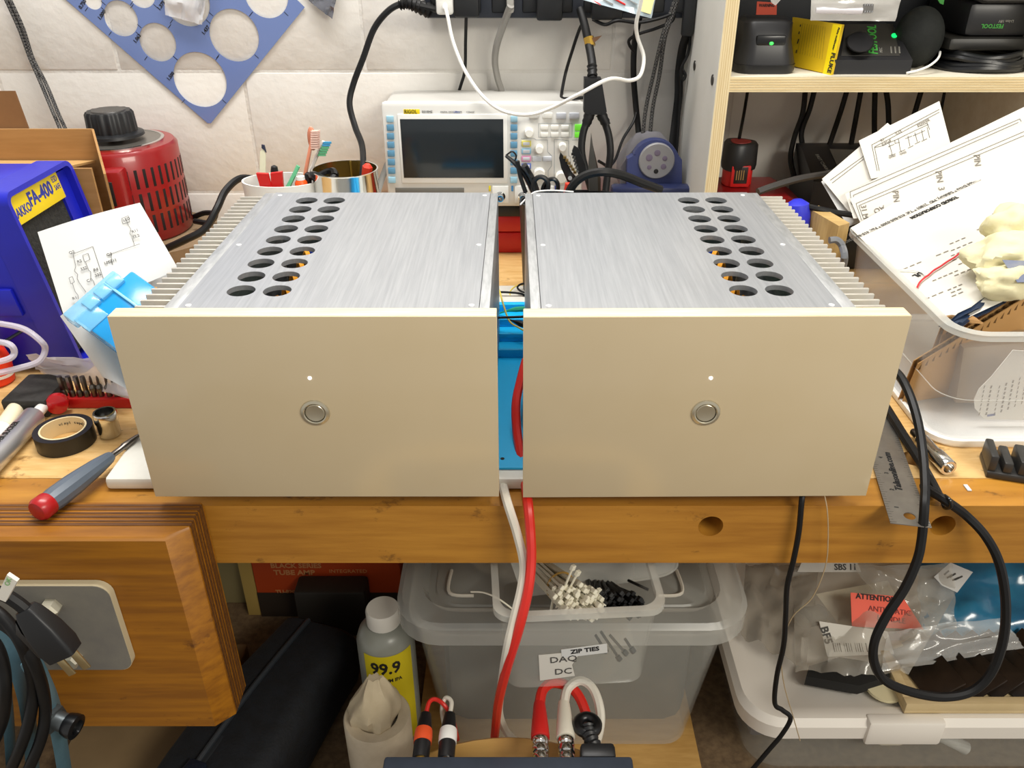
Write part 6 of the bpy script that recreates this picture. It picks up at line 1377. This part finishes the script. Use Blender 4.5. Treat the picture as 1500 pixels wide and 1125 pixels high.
obj('cream_paper', MB().prism([wq.hit(*p) for p in ((1195, 870), (1240, 930), (1330, 910), (1300, 850))], wq.n*.001), mat('cream_slip', '#d8cdb0', .8), None, wq.hit(1240, 900), 'cream paper slip behind the orange label in the clear bag', 'paper')
obj('grey_roll', MB().cyl(P(1178, 905, Y=.84), P(1200, 900, Y=.86), .014), mat('grey_roll', '#5f5a50', .5), None, P(1185, 915, Y=.85), 'small grey roll inside the cloudy clear bag', 'roll')
obj('round_disc', MB().cyl(P(1295, 1008, z=-.8765), P(1295, 1008, z=-.8765)+V((0, 0, .004)), .024, seg=30), mat('cream_disc', '#d9cfa9', .6), None, P(1295, 1008, z=-.8765), 'round cream disc at the foot of the clear bag beside the tray', 'disc')
# ================================================================== stool, box and plugs in front
ZST = -.80; sc_ = V((-.012, .413, 0))
st = thing('round_stool', 'round pale wooden stool in front of the bench', 'stool', (sc_.x, sc_.y, 0))
obj('seat', MB().lathe([(.192, ZST-.025), (.200, ZST-.021), (.200, ZST-.004), (.196, ZST)], (sc_.x, sc_.y, H), seg=64), mat('stool_wood', '#d9b06a', .45, 0, '#cda35c', 8, (1, 9, 1)), st)
for k in range(4):
    a = math.radians(45+90*k)
    obj('leg', MB().cyl((sc_.x+.12*math.cos(a), sc_.y+.12*math.sin(a), H+ZST-.024), (sc_.x+.18*math.cos(a), sc_.y+.18*math.sin(a), 0), .016, .013, 14), mat('stool_leg', '#b98a4a', .5), st)
YD, ZD = .548, -.742
dx0, dx1 = P(563, 1107, Y=YD).x, P(926, 1108, Y=YD).x
dv = thing('audio_box', 'dark blue grey audio box standing on the round stool', 'audio box', ((dx0+dx1)/2, .46, H+ZST))
obj('enclosure', MB().rbox(dx0, dx1, .36, YD, ZST+.004, P(700, 1107, Y=YD).z-H, .003), mat('anodised_navy', '#39404c', .4, .3, '#343b46', 40), dv)
for x_ in (dx0+.02, dx1-.02): obj('rubber_foot', MB().cyl((x_, YD-.02, H+ZST), (x_, YD-.02, H+ZST+.005), .008), BLACK, dv)
zc = P(700, 1107, Y=YD).z-.016
def plug(name, label, px, length, r, parts_, cat='plug'):
    x_ = P(px, 1100, Y=YD).x; o = V((x_, YD+.0005, zc)); t = thing(name, label, cat, o)
    for nm, prof_, m_ in parts_: obj(nm, MB().lathe(prof_, o, (0, 1, 0), 24), m_, t)
    return V((x_, YD+length, zc))
ORG = mat('orange_band', '#e2562b', .4)
e1 = plug('audio_plug', 'black plug with an orange band in the audio box', 613, .062, .009, (('collar', [(.0075, 0), (.0075, .006)], mat('gold', '#c9a24f', .25, .9)), ('shell', [(.0088, .006), (.009, .026)], BLACK), ('colour_band', [(.0096, .026), (.0098, .034), (.0092, .042)], ORG), ('boot', [(.0085, .042), (.006, .062)], BLACK)))
e2 = plug('audio_plug', 'black plug with a white band in the audio box', 651, .062, .009, (('collar', [(.0075, 0), (.0075, .006)], CHROME), ('shell', [(.0088, .006), (.009, .026)], BLACK), ('colour_band', [(.0096, .026), (.0098, .034), (.0092, .042)], WHITE), ('boot', [(.0085, .042), (.006, .062)], BLACK)))
cable('thin_lead', 'thin red lead arching from the orange banded plug', [e1, e1+V((.003, .014, .004)), e1+V((.010, .018, .003)), e1+V((.020, .012, .0)), e1+V((.028, .010, -.02)), e1+V((.03, .03, -.08))], .0024, REDC)
cable('thin_lead', 'thin white lead arching from the white banded plug', [e2, e2+V((.001, .014, .004)), e2+V((-.006, .02, .003)), e2+V((-.010, .014, -.01)), e2+V((-.008, .02, -.06))], .0024, WHC)
def bnc(px, lab, mc, name='coax_plug'):
    return plug(name, lab, px, .078, .009, (('metal_collar', [(.0078, 0), (.0085, .001), (.0085, .010), (.0078, .011), (.0078, .013), (.0088, .014), (.0088, .020), (.0080, .021), (.0080, .023), (.0088, .024), (.0088, .031), (.0082, .032)], CHROME), ('boot', [(.0098, .032), (.0100, .036), (.0088, .052), (.0066, .075), (.006, .078)], mc)))
b1_ = bnc(793, 'red booted metal coax plug in the audio box', mat('red_boot', '#cf2420', .4))
b2_ = bnc(832, 'white booted metal coax plug in the audio box', mat('white_boot', '#e6e0cf', .45))
cable('red_audio_lead', 'short red lead arching from the red booted plug to the black plug', [b1_-V((0, .004, 0)), b1_+V((.004, .014, .004)), b1_+V((.018, .024, .004)), b1_+V((.040, .016, 0)), b1_+V((.052, -.01, -.01)), b1_+V((.056, -.04, -.035)), b1_+V((.058, -.05, -.07))], .0058, REDC)
cable('white_audio_lead', 'short white lead looping from the white booted plug behind the black plug', [b2_-V((0, .004, 0)), b2_+V((.005, .014, .006)), b2_+V((.020, .022, .010)), b2_+V((.034, .012, .006)), b2_+V((.040, -.012, -.006)), b2_+V((.034, -.030, -.030)), b2_+V((.02, -.03, -.07))], .0052, WHC)
x_ = P(872, 1100, Y=YD).x; o = V((x_, YD+.0005, zc))
bp_ = thing('power_plug', 'black moulded power plug at the end of the audio box', 'plug', o)
obj('plug_body', MB().box(x_-.014, x_+.022, YD+.0005, YD+.018, zc-.012, zc+.014, .004), BLACK, bp_)
obj('strain_relief', MB().tube(spline([(x_+.004, YD+.016, zc+.002), (x_-.002, YD+.030, zc+.004), (x_-.004, YD+.044, zc+.004)], 6), [.0085 if k % 2 else .0068 for k in range(13)], 12), BLACK, bp_)
obj('cord_loop', MB().tube(spline([(x_-.004+.010*math.cos(t), YD+.046+.010*math.sin(t), zc+.004) for t in [2*math.pi*k/8 for k in range(8)]], 5, True), .0062, 10, closed=True), BLACKS, bp_)
# ================================================================== lower left: cord, plug, blue steel
YV = VF-.02
pg = thing('mains_plug', 'black three-prong mains plug hanging before the grey vise plate', 'plug', P(75, 925, Y=YV))
PV = Plane((0, YV, H), (0, -1, .12))
ax0, ax1 = PV.hit(38, 892), PV.hit(96, 958); ux_ = (ax1-ax0).normalized(); uy_ = PV.n.cross(ux_); Mp = frameM(ax0, ux_, uy_); LL = (ax1-ax0).length
def pring(w, x_, h): return [Mp @ V((x_, p[0], p[1])) for p in rrect(-w, w, -h, h, min(w, h)*.35, 4)]
obj('plug_body', MB().rings([pring(.007, -.001, .006), pring(.0095, .004, .007), pring(.0135, LL*.45, .009), pring(.0145, LL*.8, .010), pring(.013, LL, .009)]), BLACK, pg)
obj('side_shell', MB().rings([[Mp @ V((x_, y_, z_)) for y_, z_ in ((-.008-.007*f, -.006), (-.021*f-.003, -.004), (-.021*f-.003, .004), (-.008-.007*f, .006))] for x_, f in ((.004, .4), (LL*.3, .85), (LL*.85, .8))]), BLACKS, pg)
BRS = mat('prong_brass', '#b7a57c', .3, .9)
for y_ in (-.0085, .0075):
    obj('prong', MB().box(LL-.001, LL+.021, y_-.0036, y_+.0036, -.001, .001, .0005, Mp), BRS, pg)
obj('ground_pin', MB().cyl(Mp @ V((LL-.001, 0, -.006)), Mp @ V((LL+.022, 0, -.006)), .0024, seg=10), BRS, pg)
CR = .0052
cable('mains_cable', 'black cord leading from the hanging mains plug to its tag', [ax0+ux_*.002, PV.hit(26, 883), PV.hit(8, 872), PV.hit(-20, 862), PV.hit(-60, 850)], .0056, RUBBER)
tgp = PV.up(.008)
tg = thing('cord_tag', 'white paper tag with a green mark wrapped round the plug cord', 'tag', tgp.hit(12, 862))
obj('tag_paper', MB().prism([tgp.hit(*p) for p in ((-6, 876), (8, 882), (25, 852), (10, 842))], -PV.n*.004), PAPERW, tg)
ptext(tgp, tg, 'OK', .006, 10, 858, 13, 850, mat('green_ink', '#7aa86a', .6), .0006)
gl_ = 'coils of black cord hanging over the blue steel bars'
for pts, lab in (([(-60, 880), (-20, 888), (10, 910), (35, 950), (48, 1000), (44, 1050), (28, 1100), (5, 1150)], 'middle strand of the black cord coil over the blue steel stand'), ([(-60, 905), (-20, 905), (20, 925), (52, 975), (66, 1030), (62, 1075), (45, 1120), (30, 1150)], 'outermost strand of the black cord coil, nearest the threaded bolt'), ([(-40, 925), (-10, 940), (5, 975), (8, 1020), (2, 1060), (-20, 1110)], 'innermost strand of the black cord coil over the blue steel stand')):
    cable('coiled_cable', lab, [P(a, b, Y=YV-.03-.006*k % .02) for k, (a, b) in enumerate(pts)], .0056, RUBBER, gl_, seg=10)
BST = mat('blue_grey_steel', '#6e93a3', .42, .35, '#5f8494', 30)
bs_ = thing('steel_stand', 'blue grey steel stand with a black threaded bolt below the vise jaw', 'stand', P(60, 1120, Y=YV-.02))
def bar(pts, w, nm='steel_bar'):
    pts = spline(PY(pts), 8); obj(nm, MB().tube(pts, w, 4, flat=.25), BST, bs_, smooth=30)
bar([(-10, 905, YV-.012), (14, 945, YV-.012), (32, 995, YV-.012), (42, 1050, YV-.012), (50, 1150, YV-.012)], .013)
bar([(40, 960, YV-.016), (62, 1000, YV-.016), (82, 1055, YV-.016), (98, 1150, YV-.016)], .013)
bar([(-10, 960, YV-.02), (10, 1030, YV-.02), (18, 1150, YV-.02)], .010)
a, b = P(70, 1050, Y=YV-.02), P(103, 1062, Y=YV-.026)
obj('bolt_shank', MB().cyl(a, b, .0095, seg=20), mat('bolt_grey', '#6a7072', .4, .7), bs_)
ax = (b-a).normalized(); obj('bolt_nut', MB().lathe([(.014, 0), (.014, .008)], a+ax*.002, ax, 6), mat('bolt_grey', '#6a7072', .4, .7), bs_, smooth=20)
obj('bolt_end', MB().lathe([(.011, -.004), (.0125, .002), (.0125, .007), (.0075, .008), (.0065, .004), (.0003, .004)], b, ax, 28), BLACKS, bs_)
